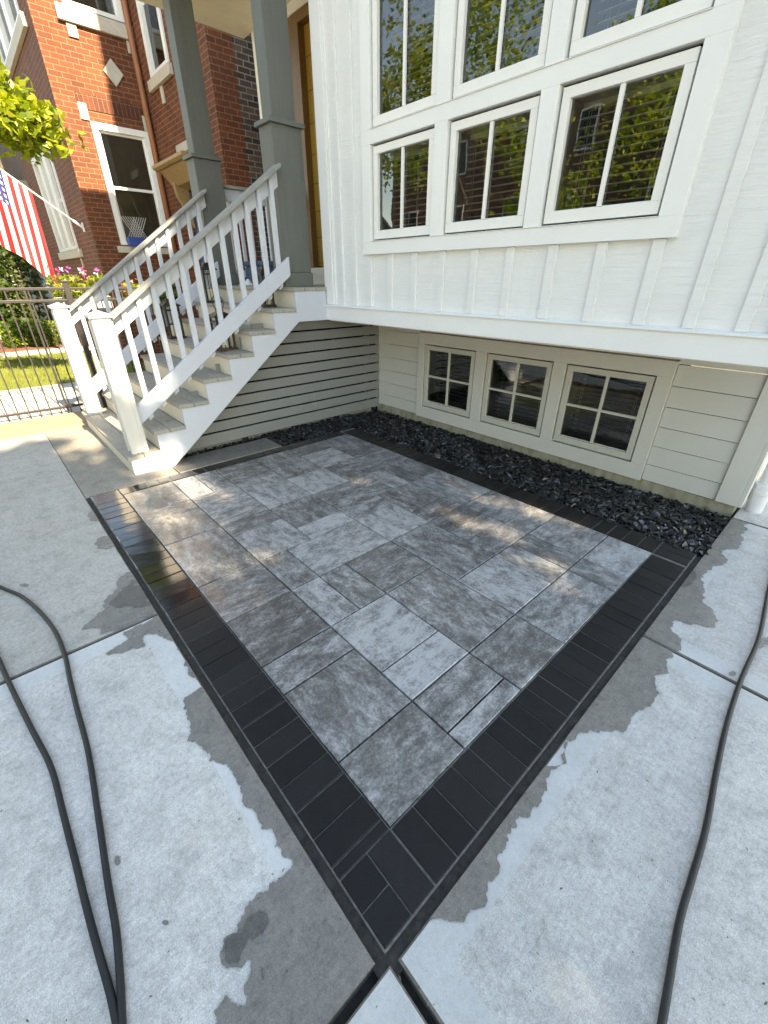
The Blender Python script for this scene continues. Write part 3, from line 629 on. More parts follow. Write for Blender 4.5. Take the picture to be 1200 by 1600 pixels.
# screen boards below stairs
sc = MB()
for k in range(10):
    zt = 1.19-.1165*k; z0 = zt-.1165+.018
    if k == 9: z0 = .025
    # clip board start under the stringer slope
    ys = lambda z: 1.03+(z/1.225)*1.57
    sc.box(-4.475, -4.452, max(1.05, ys(z0)-.25), 3.955, z0, zt)
obj('screen_board', sc, M['slat'], porch, .002)
mb = MB()
for y in (1.9, 2.55, 3.2, 3.85): mb.box(-4.52, -4.477, y, y+.06, -.03, min(1.19, max(.05, (y-1.03)/1.57*1.225)))
mb.prism([(1.25, -.04), (3.95, -.04), (3.95, 1.1), (2.75, 1.1)], 'x', -4.80, -4.78)  # dark sheet stands in for the shade under the stairs
obj('screen_frame_and_shade', mb, M['dark'], porch)
def newel(x0, x1, y0, y1, zb, zt):
    mb = MB(); mb.box(x0, x1, y0, y1, zb, zt); 
    n_ = obj('newel_post', mb, M['newel'], porch, .006)
    mb = MB(); t = .006
    for (a, b) in ((x0-t, x0+.03), (x1-.03, x1+t)):
        mb.box(a, b, y0-t, y0-.0005, zb, zt-.03); mb.box(a, b, y1+.0005, y1+t, zb, zt-.03)
    mb.box(x1+.0005, x1+t, y0, y0+.03, zb, zt-.03); mb.box(x1+.0005, x1+t, y1-.03, y1, zb, zt-.03)
    obj('corner_strip', mb, M['newel'], n_, .001)
    mb = MB(); e = .022; mb.box(x0-e, x1+e, y0-e, y1+e, zt, zt+.022)
    cxm, cym = (x0+x1)/2, (y0+y1)/2; a, b, c, d = x0-.01, x1+.01, y0-.01, y1+.01; z_ = zt+.0225
    mb.add([(a, c, z_), (b, c, z_), (b, d, z_), (a, d, z_), (cxm, cym, z_+.03)], [(0, 1, 4), (1, 2, 4), (2, 3, 4), (3, 0, 4)])
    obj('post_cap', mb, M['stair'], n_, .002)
newel(-4.395, -4.255, .735, .868, .18, 1.325); newel(-6.115, -5.975, .71, .843, .18, 1.325)
def railing(xc, ys, ye, nb, jt=0):
    # top line: z = 1.34 + .70*(y-.9); bottom board 0.74 lower
    sl_ = .70; zt = lambda y: 1.345+sl_*(y-.9)
    L = (ye-ys); n = Vector((0, -sl_, 1)).normalized(); dv = Vector((0, L, L*sl_))
    cp = MB(); cp.obox(Vector((xc+.07, ys, zt(ys)-.035)), (-.14, 0, 0), dv*-1 if False else Vector((0, 0, .035)), dv)
    hr = obj('handrail', cp, M['cap'], porch, .006)
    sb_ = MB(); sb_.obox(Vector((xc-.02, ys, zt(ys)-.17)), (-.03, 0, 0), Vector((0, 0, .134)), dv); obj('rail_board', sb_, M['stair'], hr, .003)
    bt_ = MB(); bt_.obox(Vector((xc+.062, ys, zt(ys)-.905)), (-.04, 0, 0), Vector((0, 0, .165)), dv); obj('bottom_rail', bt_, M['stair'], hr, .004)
    for i in range(nb):
        y = ys+.10+i*.138
        if y > ye-.05: break
        b = MB(); b.prism([(y, zt(y)-.955), (y+.04, zt(y+.04)-.955), (y+.04, zt(y+.04)-.037), (y, zt(y)-.037)], 'x', xc-.019, xc+.021)
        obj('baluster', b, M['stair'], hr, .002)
railing(-4.345, .869, 2.60, 13); railing(-6.06, .844, 2.60, 13)
def column(x1, y0, s=.32, u=.25, sx=.23, ux=.17):
    x0 = x1-sx; y1 = y0+s; m_ = (s-u)/2; mx_ = (sx-ux)/2
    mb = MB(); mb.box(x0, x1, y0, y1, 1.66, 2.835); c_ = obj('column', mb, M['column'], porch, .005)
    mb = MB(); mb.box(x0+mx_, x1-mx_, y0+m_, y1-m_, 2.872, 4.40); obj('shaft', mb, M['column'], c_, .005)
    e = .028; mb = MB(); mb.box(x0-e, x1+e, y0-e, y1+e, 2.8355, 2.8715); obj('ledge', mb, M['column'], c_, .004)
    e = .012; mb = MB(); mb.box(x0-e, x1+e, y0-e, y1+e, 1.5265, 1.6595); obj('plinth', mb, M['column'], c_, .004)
column(-4.385, 2.60); column(-6.12, 2.56)
# rails along porch side (left) and back of the left column
mb = MB(); mb.box(-6.36, -6.22, 2.90, 3.95, 2.60, 2.635); hr = obj('handrail', mb, M['cap'], porch, .004)
mb = MB(); mb.box(-6.31, -6.27, 2.90, 3.95, 2.47, 2.599); obj('rail_board', mb, M['stair'], hr, .003); mb = MB(); mb.box(-6.31, -6.27, 2.90, 3.95, 1.62, 1.70); obj('bottom_rail', mb, M['stair'], hr, .003)
for i in range(7):
    b = MB(); b.box(-6.309, -6.271, 2.97+.138*i, 3.008+.138*i, 1.7005, 2.4695); obj('baluster', b, M['stair'], hr, .002)
# porch roof
mb = MB(); mb.box(-7.15, -4.235, 2.25, 3.955, 4.40, 4.42); obj('ceiling', mb, M['soffit'], porch)
mb = MB(); mb.box(-7.2, -4.235, 2.2, 3.955, 4.421, 4.62); mb.box(-7.2, -4.235, 2.2, 2.2499, 4.34, 4.42); obj('porch_roof', mb, M['trim'], porch, .004)
mb = MB()
pr = [(-4.995+.34*math.sin(t*math.pi/16), 4.395-.0-.40*(1-math.cos(t*math.pi/16))) for t in range(9)]
poly = pr + [(-4.672, 4.0), (-4.672, 4.395)]
mb.prism([(-4.98+.31*(1-math.cos(t*math.pi/20)), 4.39-.38*math.sin(t*math.pi/20)) for t in range(11)] + [(-4.672, 4.39)], 'y', 2.74, 2.80); obj('bracket', mb, M['soffit'], porch, .003)

# ------------------------------------------------------------------ lanterns
def lantern(loc, label, w=.155, h=.30, ring=True):
    x, y, z = loc; t = thing('lantern', loc, label, 'lantern', 'candle lanterns on the porch steps'); a = w/2
    mb = MB(); mb.box(x-a-.012, x+a+.012, y-a-.012, y+a+.012, z+.008, z+.026)
    for sx_ in (-1, 1):
        for sy_ in (-1, 1): mb.box(x+sx_*a-.012, x+sx_*a+.012, y+sy_*a-.012, y+sy_*a+.012, z, z+.008)
    obj('base', mb, M['bronze'], t, .002)
    mb = MB(); b = .0105
    for sx_ in (-1, 1):
        for sy_ in (-1, 1): mb.box(x+sx_*(a-b)-b, x+sx_*(a-b)+b, y+sy_*(a-b)-b, y+sy_*(a-b)+b, z+.0262, z+h)
    for sy_ in (-1, 1): mb.box(x-a+2*b, x+a-2*b, y+sy_*(a-b)-b*.7, y+sy_*(a-b)+b*.7, z+h-.05, z+h-.036)
    for sx_ in (-1, 1): mb.box(x+sx_*(a-b)-b*.7, x+sx_*(a-b)+b*.7, y-a+2*b, y+a-2*b, z+h-.05, z+h-.036)
    for k in (-1, 1): mb.box(x+k*a*.35-.004, x+k*a*.35+.004, y-a+.002, y-a+.008, z+.0262, z+h-.05); mb.box(x+a-.008, x+a-.002, y+k*a*.35-.004, y+k*a*.35+.004, z+.0262, z+h-.05)
    obj('frame', mb, M['bronze'], t, .0015)
    e = a+.016; c_ = a*.45; mb = MB()
    mb.add([(x-e, y-e, z+h), (x+e, y-e, z+h), (x+e, y+e, z+h), (x-e, y+e, z+h), (x-e, y-e, z+h+.014), (x+e, y-e, z+h+.014), (x+e, y+e, z+h+.014), (x-e, y+e, z+h+.014), (x-c_, y-c_, z+h+.05), (x+c_, y-c_, z+h+.05), (x+c_, y+c_, z+h+.05), (x-c_, y+c_, z+h+.05)],
           [(3, 2, 1, 0)] + [(i, (i+1) % 4, 4+(i+1) % 4, 4+i) for i in range(4)] + [(4+i, 4+(i+1) % 4, 8+(i+1) % 4, 8+i) for i in range(4)] + [(8, 9, 10, 11)])
    mb.box(x-c_*.8, x+c_*.8, y-c_*.8, y+c_*.8, z+h+.0502, z+h+.08); obj('hood', mb, M['bronze'], t, .002)
    if ring:
        mb = MB(); rr = .055; zc = z+h+.085+rr*.9
        mb.tube([(x+rr*math.sin(q)*.71, y+rr*math.sin(q)*.71, zc-rr*1.15*math.cos(q)) for q in [i*2*math.pi/20 for i in range(21)]], .0045, 6); obj('ring_handle', mb, M['bronze'], t, smooth=True)
    mb = MB(); mb.lathe([(.036, .027), (.037, .03), (.037, .145), (.034, .15), (.01, .146)], x, y, 16, 0, z); cd = obj('candle', mb, M['candle'], t, smooth=False)
    mb = MB(); mb.tube([(x, y, z+.146), (x+.002, y, z+.165)], .0018, 5); obj('wick', mb, M['black'], cd)
    return t
lantern((-4.56, 1.905, .95), 'bronze lantern with a tall ring handle, lowest one by the near railing', .17, .31)
lantern((-4.55, 2.44, 1.335), 'dark lantern standing on the top step against the near column', .12, .30)
lantern((-5.93, 2.40, 1.335), 'tall black lantern on the top step beside the far railing', .17, .36, False)
lantern((-5.93, 1.87, .95), 'tall black lantern low on the steps beside the far railing', .17, .36, False)

# things on the deck
t = thing('storage_box', (-5.75, 3.1, 1.526), 'slate blue fabric storage box on the porch deck behind the steps', 'box')
mb = MB(); mb.box(-6.0, -5.5, 2.95, 3.25, 1.527, 1.74); obj('body', mb, M['storage'], t, .02); mb = MB(); mb.box(-6.01, -5.49, 2.94, 3.26, 1.741, 1.80); obj('lid', mb, M['storage'], t, .02)
t = thing('water_bottle', (-5.38, 2.76, 1.526), 'clear plastic water bottle standing on the porch deck', 'bottle')
mb = MB(); mb.lathe([(.028, 0), (.032, .006), (.032, .05), (.028, .055), (.032, .06), (.032, .085), (.028, .09), (.032, .095), (.032, .13), (.012, .175), (.012, .185)], -5.38, 2.76, 16, 0, 1.5265); obj('body', mb, M['clear'], t, smooth=True)
mb = MB(); mb.lathe([(.015, .186), (.015, .202), (.013, .204)], -5.38, 2.76, 12, 0, 1.5265); obj('cap', mb, M['fwhite'], t)
mb = MB(); nx_, ny_ = 12, 8
for j in range(ny_+1):
    for i in range(nx_+1):
        u, w = i/nx_, j/ny_; mb.v.append((-5.72+.22*u, 2.70+.14*w, 1.528+.045*max(0, math.sin(u*3.14)*math.sin(w*3.14))*(1+.6*math.sin(9*u+5*w))))
for j in range(ny_):
    for i in range(nx_): mb.f.append((j*(nx_+1)+i, j*(nx_+1)+i+1, (j+1)*(nx_+1)+i+1, (j+1)*(nx_+1)+i)); mb.m.append(0); mb.c.append((.5, .5, .5))
o = obj('rag', mb, M['cloth'], smooth=True); so_ = o.modifiers.new('solid', 'SOLIDIFY'); so_.thickness = .006; so_.offset = 1
tag(o, 'crumpled white rag lying beside the water bottle on the deck', 'cloth')

# ------------------------------------------------------------------ foliage helpers
GREENS = [(.19, .27, .022), (.26, .34, .025), (.33, .39, .03), (.12, .19, .02), (.42, .45, .035)]
DARKG = [(.035, .07, .016), (.05, .09, .02), (.07, .11, .022), (.10, .14, .028)]
def leaf(mb, p, s, pal, n=1, droop=.3, mat=0):
    for k in range(n):
        d = Vector((random.gauss(0, 1), random.gauss(0, 1), random.gauss(-droop, .6))).normalized()
        sd = d.cross(Vector((random.gauss(0, 1), random.gauss(0, 1), random.gauss(0, 1)))).normalized(); nn = d.cross(sd)
        q_ = s*random.uniform(.7, 1.25); c = random.choice(pal); f_ = random.uniform(.8, 1.2); c = tuple(min(1, a*f_) for a in c)
        p0 = Vector(p); pm = p0+d*q_*.5+nn*q_*.06
        mb.add([p0, p0+d*q_*.42+sd*q_*.30, p0+d*q_, p0+d*q_*.42-sd*q_*.30], [(0, 1, 2, 3)], mat, c)
def tree(name, label, base, trunk, limbs, centers, nleaf, s, pal, keep=None, r0=.16, seed=1, group=None, rag=.25, clump=16, sub=3, lm='leaf'):
    random.seed(seed); t = thing(name, base, label, 'tree', group)
    mb = MB(); k = len(trunk); mb.tube(trunk, [r0*(1-.6*i/(k-1)) for i in range(k)], 10)
    for lb in limbs: mb.tube(lb, [r0*.42*(1-.85*i/(len(lb)-1)) for i in range(len(lb))], 7)
    obj('trunk', mb, M['bark'], t, smooth=True)
    mb = MB(); made = 0; tries = 0
    if not nleaf:
        for p in centers: leaf(mb, p, s, pal, sub)
    while made < nleaf and tries < nleaf*6:
        c, rr = random.choice(centers); tries += 1
        d = Vector((random.gauss(0, 1), random.gauss(0, 1), random.gauss(0, 1))).normalized()*random.random()**.4
        cc = Vector(c)+Vector((d.x*rr[0], d.y*rr[1], d.z*rr[2]))
        for j in range(clump):
            p = cc+Vector((random.gauss(0, rag), random.gauss(0, rag), random.gauss(0, rag*.7)))
            if keep and not keep(p): continue
            leaf(mb, p, s, pal, sub); made += 1
    obj('crown', mb, M[lm], t)
    return t

# ------------------------------------------------------------------ unseen tree at the right, its crown shaped to shade the patio
su = Vector((-math.sin(SUN_AZ), math.cos(SUN_AZ), 0)); svv = sv.cross(su)
def ab(p): p = Vector(p); return p.dot(su), p.dot(svv)
STREAK = []
def streak(x0, x1, y, hw):
    a0, b0 = ab((x0, y, 0)); a1, b1 = ab((x1, y, 0)); STREAK.append((min(b0, b1), max(b0, b1), (a0+a1)/2, hw))
streak(-2.2, -1.80, 2.76, .05); streak(-1.52, -.92, 2.80, .075); streak(-1.95, -1.35, 2.30, .055); streak(-1.25, -.90, 2.17, .045); streak(-2.75, -2.5, 2.17, .03); streak(-1.75, -1.55, 2.8, .06)
streak(-5.0, -4.65, .50, .07); streak(-5.8, -5.3, .34, .07)
def keep(p):  # leaves kept where shade is wanted, gaps left for sun patches
    a, b = ab(p)
    nz = .16*mnoise.noise((a*2.3, b*2.3, 4.0))
    for b0, b1, ac, hw in STREAK:
        if b0-.10 < b < b1+.10 and abs(a-ac) < hw+.075+nz*.3: return mnoise.noise((a*9, b*7, 8.0)) > .24
    if .62+nz*.6 < a < 1.40+nz*.5 and 1.72+nz < b < 2.72: return mnoise.noise((a*6, b*6, 1.0)) > .36       # broken light on the patio corner
    if .55+nz < a < 1.35+nz and 1.05 < b < 1.75: return mnoise.noise((a*5, b*5, 3.0)) > .05
    lim = 3.45
    if .72 < a < 1.47: lim = 3.0
    elif a > 3.6: lim = 3.0
    elif a >= 2.5: lim = 6.5
    elif a >= 1.47: lim = 5.0
    return b < lim+nz*.3
def P3(a, b, c): q_ = su*a+svv*b+sv*c; return (q_.x, q_.y, q_.z)
PTS = []
rs = random.Random(77); st_ = .16; ia = 0
while -2.7+ia*st_ < 5.6:
    ib = 0
    while -3.3+ib*st_ < 6.6:
        for k in range(13):
            a, b = -2.7+(ia+rs.random())*st_, -3.3+(ib+rs.random())*st_
            edge = min(1, max(.15, 1.2-((a-.4)/4)**2-((b-1.0)/5.5)**2))
            p = P3(a, b, 12.5+rs.uniform(-2.2, 2.2)*edge)
            if keep(p): PTS.append(p)
        ib += 1
    ia += 1
tx, ty = 10.4, -.6
tree('shade_tree', 'unseen leafy tree right of the house, crown shaped to cast the dappled shade', (tx, ty, 0), [(tx, ty, -.3), (tx, ty, 1.6), (tx-.1, ty+.1, 4.0), (tx-.2, ty+.2, 6.5), (tx-.3, ty+.2, 9.0)],
     [[(tx, ty, 3.6), (tx-.2, ty-1.4, 5.6), (tx-.4, ty-3.4, 7.4)], [(tx, ty, 3.8), (tx-.1, ty+1.4, 5.8), (tx-.3, ty+2.8, 8.0)], [(tx, ty, 4.4), (tx+.9, ty+.2, 6), (tx+1.5, ty+.2, 7.6)], [(tx, ty, 4.2), (tx-1, ty-.4, 5.8), (tx-1.8, ty-.6, 7.0)]],
     PTS, 0, .20, DARKG, keep, .24, 5, rag=.3, lm='shadeleaf')

# ------------------------------------------------------------------ street trees (branch at upper left, reflections)
tree('street_tree', 'yellow-green maple whose low sunlit branch hangs in from the upper left', (-10.2, -2.6, 0), [(-10.2, -2.6, -.3), (-10.2, -2.5, 1.5), (-10.1, -2.3, 3.2), (-9.9, -2.2, 5.2)],
     [[(-10.1, -2.3, 3.0), (-9.0, -1.0, 3.7), (-8.0, .5, 3.65), (-7.6, 1.2, 3.3)], [(-8.6, -.2, 3.68), (-7.9, .6, 3.5), (-7.5, 1.1, 3.1)], [(-8.0, .5, 3.65), (-8.0, 1.0, 3.4), (-7.85, 1.35, 3.15)], [(-10.1, -2.3, 3.2), (-11, -3.5, 4.5), (-11.5, -4.5, 5.4)]],
     [((-7.6, 1.0, 3.18), (.30, .28, .16)), ((-7.6, 1.28, 3.12), (.25, .22, .12)), ((-7.9, .95, 3.45), (.3, .28, .22)), ((-7.5, .7, 3.35), (.3, .25, .22)), ((-7.7, 1.1, 3.3), (.3, .25, .18)), ((-8.6, .1, 3.9), (.6, .6, .4))] + [((-10.2+dx, -2.9+dy, 5.2+dz), (.9, .9, .8)) for dx, dy, dz in [(0, 0, 0), (1.2, -.5, .4), (-1.2, -.4, .3), (.2, -1.5, .6), (0, 0, 1.6), (-.8, -1.4, -.6)]],
     3300, .10, [(.17, .23, .02), (.24, .29, .025), (.30, .33, .03), (.13, .18, .02), (.36, .36, .04)], None, .17, 11, rag=.13, clump=10, sub=3)
def rt(seed, x, y, z0, h, rad, n, lab, pal=GREENS):
    cs = []; rnd = random.Random(seed)
    for i in range(16): cs.append(((x+rnd.uniform(-rad, rad), y+rnd.uniform(-rad, rad), z0+rnd.uniform(0, h)), (.75, .75, .6)))
    return tree('street_tree', lab, (x, y, 0), [(x, y, -.3), (x+.1, y, 1.5), (x, y+.1, z0+.5), (x-.1, y, z0+h*.7)], [[(x, y+.1, z0), (x+rad*.5, y, z0+h*.3), (x+rad, y+.3, z0+h*.5)], [(x, y, z0+.2), (x-rad*.5, y+.3, z0+h*.35), (x-rad, y, z0+h*.6)]], cs, n, .13, pal, None, .15, seed, rag=.3, clump=14, sub=2)
rt(21, -6.2, -7.2, 2.7, 4.6, 2.0, 3000, 'young street tree in full sun, reflected in the bay windows')
rt(22, -10.5, -8.0, 2.6, 7.0, 2.6, 4200, 'larger street tree by the road, reflected in the left bay windows')
rt(23, -8.0, -20.5, 2.5, 8.0, 3.4, 4200, 'dark tree across the road, behind the reflected street trees', DARKG)
rt(24, -16.5, -21.0, 2.5, 8.0, 3.4, 4200, 'dark tree across the road, beside the row house stoop', DARKG)

# ------------------------------------------------------------------ row house across the road (reflection)
rh = thing('row_house', (-10, -24, -.2), 'brown brick row house across the road, reflected in the windows', 'house')
mb = MB(); mb.box(-32, 12, -34, -24, -.3, 11.6); obj('wall', mb, M['brick_far'], rh)
for i in range(9):
    x = -30+4.6*i
    for z in (1.2, 4.6, 8.2):
        mb = MB(); mb.box(x, x+1.1, -24.04, -23.96, z, z+1.9); w = obj('window', mb, M['sash'], rh); mb = MB(); mb.box(x+.1, x+1.0, -23.955, -23.95, z+.1, z+1.8); obj('pane', mb, M['interior'], w)
mb = MB(); mb.box(-32.3, 12.3, -34.3, -23.7, 11.601, 12.0); obj('cornice', mb, M['stone'], rh)

# ------------------------------------------------------------------ brick neighbour
nb = thing('brick_house', (-11, 4, 0), 'red brick house with limestone sills, projecting bay and blue front door', 'house')
XB, YB, YN, XS = -11.5, 2.45, 4.05, -8.45; TOP = 10.8
w = MB()
hl = [(2.93, 3.97, 2.22, 4.20), (2.97, 3.97, 5.72, 7.7)]
ys_ = sorted({YB, YN} | {h[0] for h in hl} | {h[1] for h in hl}); zs_ = sorted({-.2, TOP} | {h[2] for h in hl} | {h[3] for h in hl})
for i in range(len(ys_)-1):
    for j in range(len(zs_)-1):
        cy_, cz_ = (ys_[i]+ys_[i+1])/2, (zs_[j]+zs_[j+1])/2
        if any(a < cy_ < b and c < cz_ < d for a, b, c, d in hl): continue
        w.box(XB-.12, XB, ys_[i], ys_[i+1], zs_[j], zs_[j+1])
hf = [(-15.5, -13.15, 2.2, 4.12), (-15.5, -12.2, 5.62, 7.6)]
xs_ = sorted({-17.2, XB-.12} | {h[0] for h in hf} | {h[1] for h in hf}); zs_ = sorted({-.2, TOP} | {h[2] for h in hf} | {h[3] for h in hf})
wallgrid(w, xs_, zs_, hf, YB, YB+.12)
hn = [(-10.95, -9.98, 4.86, 6.8), (-10.3, -9.2, .9, 3.1)]
xs_ = sorted({XB-.12, XS-.002} | {h[0] for h in hn} | {h[1] for h in hn}); zs_ = sorted({-.2, TOP} | {h[2] for h in hn} | {h[3] for h in hn})
wallgrid(w, xs_, zs_, hn, YN, YN+.12)
obj('wall', w, M['brick'], nb)
w = MB(); w.box(XS-.12, XS, YN-.001, YN+.42, -.2, TOP); obj('corner_pier', w, M['brick'], nb)
w = MB(); w.box(XS-.14, XS-.004, YN+.42, 14, -.2, TOP); obj('side_wall', w, M['common'], nb)
w = MB(); w.box(XB+.0005, XB+.012, 2.80, 4.03, 4.36, 4.58); 
tm = brick('soldier_course_brick', (.14, .037, .018), (.09, .026, .014), (.2, .11, .06), .079, .24, .0055, (.8, 1.1), .85, 0.0); obj('soldier_course', w, tm, nb)
w = MB()
for nm_, bx in (('stone_block', (XB, XB+.03, 2.80, 2.94, 4.20, 4.44)), ('stone_block', (XB, XB+.03, 3.90, 4.04, 4.20, 4.44)), ('limestone_sill', (XB, XB+.07, 2.84, 4.05, 5.5, 5.70)), ('stone_block', (XB, XB+.03, 2.95, 3.10, 5.32, 5.49)),
                ('stone_block', (XB, XB+.03, 3.9, 4.04, 5.32, 5.49)), ('limestone_sill', (XB, XB+.07, 2.84, 4.05, 2.08, 2.20)), ('limestone_sill', (-15.6, -12.9, YB-.07, YB, 2.03, 2.19)), ('limestone_sill', (-15.6, -11.9, YB-.07, YB, 5.42, 5.60)),
                ('stone_block', (-13.2, -13.1, YB-.03, YB, 1.82, 2.02)), ('limestone_sill', (-11.05, -9.9, YN-.07, YN, 4.70, 4.85)), ('stone_block', (-10.6, -10.48, YN-.03, YN, 4.45, 4.69)), ('stone_block', (-10.3, -9.75, YN-.05, YN, 3.66, 3.80))):
    w = MB(); w.box(*bx); obj(nm_, w, M['stone'], nb, .006)
w = MB(); c_ = (3.55, 4.98); r_ = .17; w.prism([(c_[0]+r_, c_[1]), (c_[0], c_[1]+r_*1.15), (c_[0]-r_, c_[1]), (c_[0], c_[1]-r_*1.15)], 'x', XB, XB+.03); obj('diamond_stone', w, M['stone'], nb, .004)
def win_x(y0, y1, z0, z1):
    f = MB(); b = .10; x0, x1 = XB-.09, XB+.03
    f.box(x0, x1, y0, y0+b, z0, z1); f.box(x0, x1, y1-b, y1, z0, z1); f.box(x0, x1, y0+b, y1-b, z1-b, z1); f.box(x0, x1, y0+b, y1-b, z0, z0+.06)
    zm = (z0+z1)/2; f.box(x0, x1-.05, y0+b, y1-b, zm-.025, zm+.025); f.box(x0, x1-.06, y0+b, y0+b+.04, z0+.06, z1-b); f.box(x0, x1-.06, y1-b-.04, y1-b, z0+.06, z1-b); f.box(x0, x1-.06, y0+b+.04, y1-b-.04, z1-b-.04, z1-b)
    o = obj('window', f, M['sash'], nb, .004)
    p = MB(); p.add([(XB-.05, y0+b, z0), (XB-.05, y1-b, z0), (XB-.05, y1-b, z1), (XB-.05, y0+b, z1)], [(0, 1, 2, 3)]); obj('pane', p, M['glass'], o)
    p = MB(); p.box(XB-.115, XB-.10, y0+.02, y1-.02, z0+.02, z1-.02); obj('shade', p, M['awnd'], o)
M['pier'] = mk('dark_pier_stone', (.22, .19, .15), .85, .3, 5, .5)  # pier stone darker than the limestone
M['awnd'] = mk('window_shade_fabric', (.20, .17, .14), .8, .08, 4, 0)
win_x(2.935, 3.965, 2.225, 4.195); win_x(2.975, 3.965, 5.725, 7.69)
def win_y(x0, x1, z0, z1, yf, n=1):
    f = MB(); b = .11; y0, y1 = yf-.03, yf+.09
    f.box(x0, x0+b, y0, y1, z0, z1); f.box(x1-b, x1, y0, y1, z0, z1); f.box(x0+b, x1-b, y0, y1, z1-b, z1); f.box(x0+b, x1-b, y0, y1, z0, z0+.06)
    for k in range(1, n): xx = x0+(x1-x0)*k/n; f.box(xx-.16, xx+.16, y0, y1, z0+.06, z1-b)
    f.box(x0+b, x1-b, y0+.07, y1-.01, (z0+z1)/2-.03, (z0+z1)/2+.03)
    o = obj('window', f, M['sash'], nb, .004); p = MB(); p.add([(x0, yf+.05, z0), (x1, yf+.05, z0), (x1, yf+.05, z1), (x0, yf+.05, z1)], [(0, 1, 2, 3)]); obj('pane', p, M['glass'], o)
    p = MB(); p.box(x0+.02, x1-.02, yf+.10, yf+.115, z0+.02, z1-.02); obj('shade', p, M['interior'], o)
win_y(-15.495, -13.155, 2.205, 4.115, YB, 3); win_y(-15.495, -12.205, 5.625, 7.59, YB, 3); win_y(-10.945, -9.985, 4.865, 6.79, YN)
mb = MB(); mb.box(-10.3, -9.2, YN+.04, YN+.10, .9, 3.1); d_ = obj('front_door', mb, M['bluedoor'], nb)
mb = MB(); mb.box(-10.05, -9.45, YN+.03, YN+.0395, 1.9, 2.9); obj('pane', mb, M['interior'], d_)
mb = MB(); mb.prism([(YN-.47, 3.38), (YN-.0005, 3.38), (YN-.0005, 3.48), (YN-.52, 3.46), (YN-.52, 3.41)], 'x', -10.42, -8.9); mb.prism([(YN-.22, 3.16), (YN-.0005, 3.12), (YN-.0005, 3.378), (YN-.42, 3.378)], 'x', -10.34, -8.98); obj('door_hood', mb, M['wood_hood'], nb, .01)
for x in (-10.25, -9.15):
    mb = MB(); mb.prism([(YN-.0005, 3.2), (YN-.28, 3.28), (YN-.24, 3.0), (YN-.10, 2.75), (YN-.0005, 2.5)], 'x', x, x+.1); obj('hood_bracket', mb, M['wood_hood'], nb, .01)
mb = MB(); mb.tube([(XB+.09, YN-.07, .1), (XB+.09, YN-.07, TOP)], .055, 10); obj('downspout', mb, M['copper'], nb, smooth=True)
mb = MB(); mb.box(-17.3, XS+.05, YB-.05, 14, TOP+.001, TOP+.2); obj('roof', mb, M['soil'], nb)
t = thing('window_planter', (XB+.2, 3.3, 2.2), 'blue planter with a white diamond trellis on the brick house sill', 'planter')
mb = MB(); mb.box(XB+.032, XB+.20, 3.05, 3.62, 2.203, 2.36); obj('box', mb, M['bluebox'], t, .01)
mb = MB()
for k in range(9):
    for sg in (-1, 1):
        y = 3.10+.045*k; L = min(.42, .38)
        a_ = Vector((XB+.06, y, 2.37)); bvec = Vector((0, sg*.20, .36))
        if 3.03 < y+bvec.y < 3.56: mb.obox(a_, (.006, 0, 0), Vector((0, .012, 0)), bvec)
obj('trellis', mb, M['fwhite'], t)

# flag on a pole
p0 = Vector((-12.07, 2.40, 2.56)); dirp = Vector((-.05, -.78, .62)).normalized()
fl = thing('flag', p0, 'american flag on a white pole mounted beside the brick bay windows', 'flag')
mb = MB(); mb.tube([p0, p0+dirp*2.1], .016, 10); obj('pole', mb, M['fwhite'], fl, smooth=True)
mb = MB(); mb.box(p0.x-.04, p0.x+.04, YB-.02, YB-.0005, p0.z-.10, p0.z+.06); mb.tube([p0+Vector((0, .04, -.03)), p0+dirp*.14], .026, 8); obj('bracket', mb, M['pvc'], fl)
mb = MB(); NU, NV = 52, 60; hl_ = 1.0; fs = .84
for j in range(NV+1):
    for i in range(NU+1):
        u, w_ = i/NU, j/NV                         # u along pole from inner end, w_ hanging down
        hp = p0+dirp*(fs+hl_*u)
        d = 1.55*w_
        sw = .30*u*w_**1.3
        gather = 1-.35*w_
        y = hp.y*gather+(p0+dirp*(fs)).y*(1-gather)-.30*w_*(.3+u)
        z = hp.z-d*(1-.10*u*w_)-.02*math.sin(u*9)
        x = hp.x+.10*math.sin(u*11+w_*2.5)*w_**.6+.05*math.sin(u*23+1)*w_
        mb.v.append((x, y, z))
for j in range(NV):
    for i in range(NU):
        a = j*(NU+1)+i; mb.f.append((a, a+1, a+NU+2, a+NU+1))
        st_ = i//4; mt = 0 if st_ % 2 == 0 else 1
        if st_ >= 6 and j < NV*.40:
            mt = 2
            iu, jv = (i-24), j
            if iu % 5 in (2, 3) and jv % 4 in (1, 2) : mt = 1
        mb.m.append(mt); mb.c.append((.5, .5, .5))
obj('cloth', mb, [M['fred'], M['fwhite'], M['fblue']], fl, smooth=True)

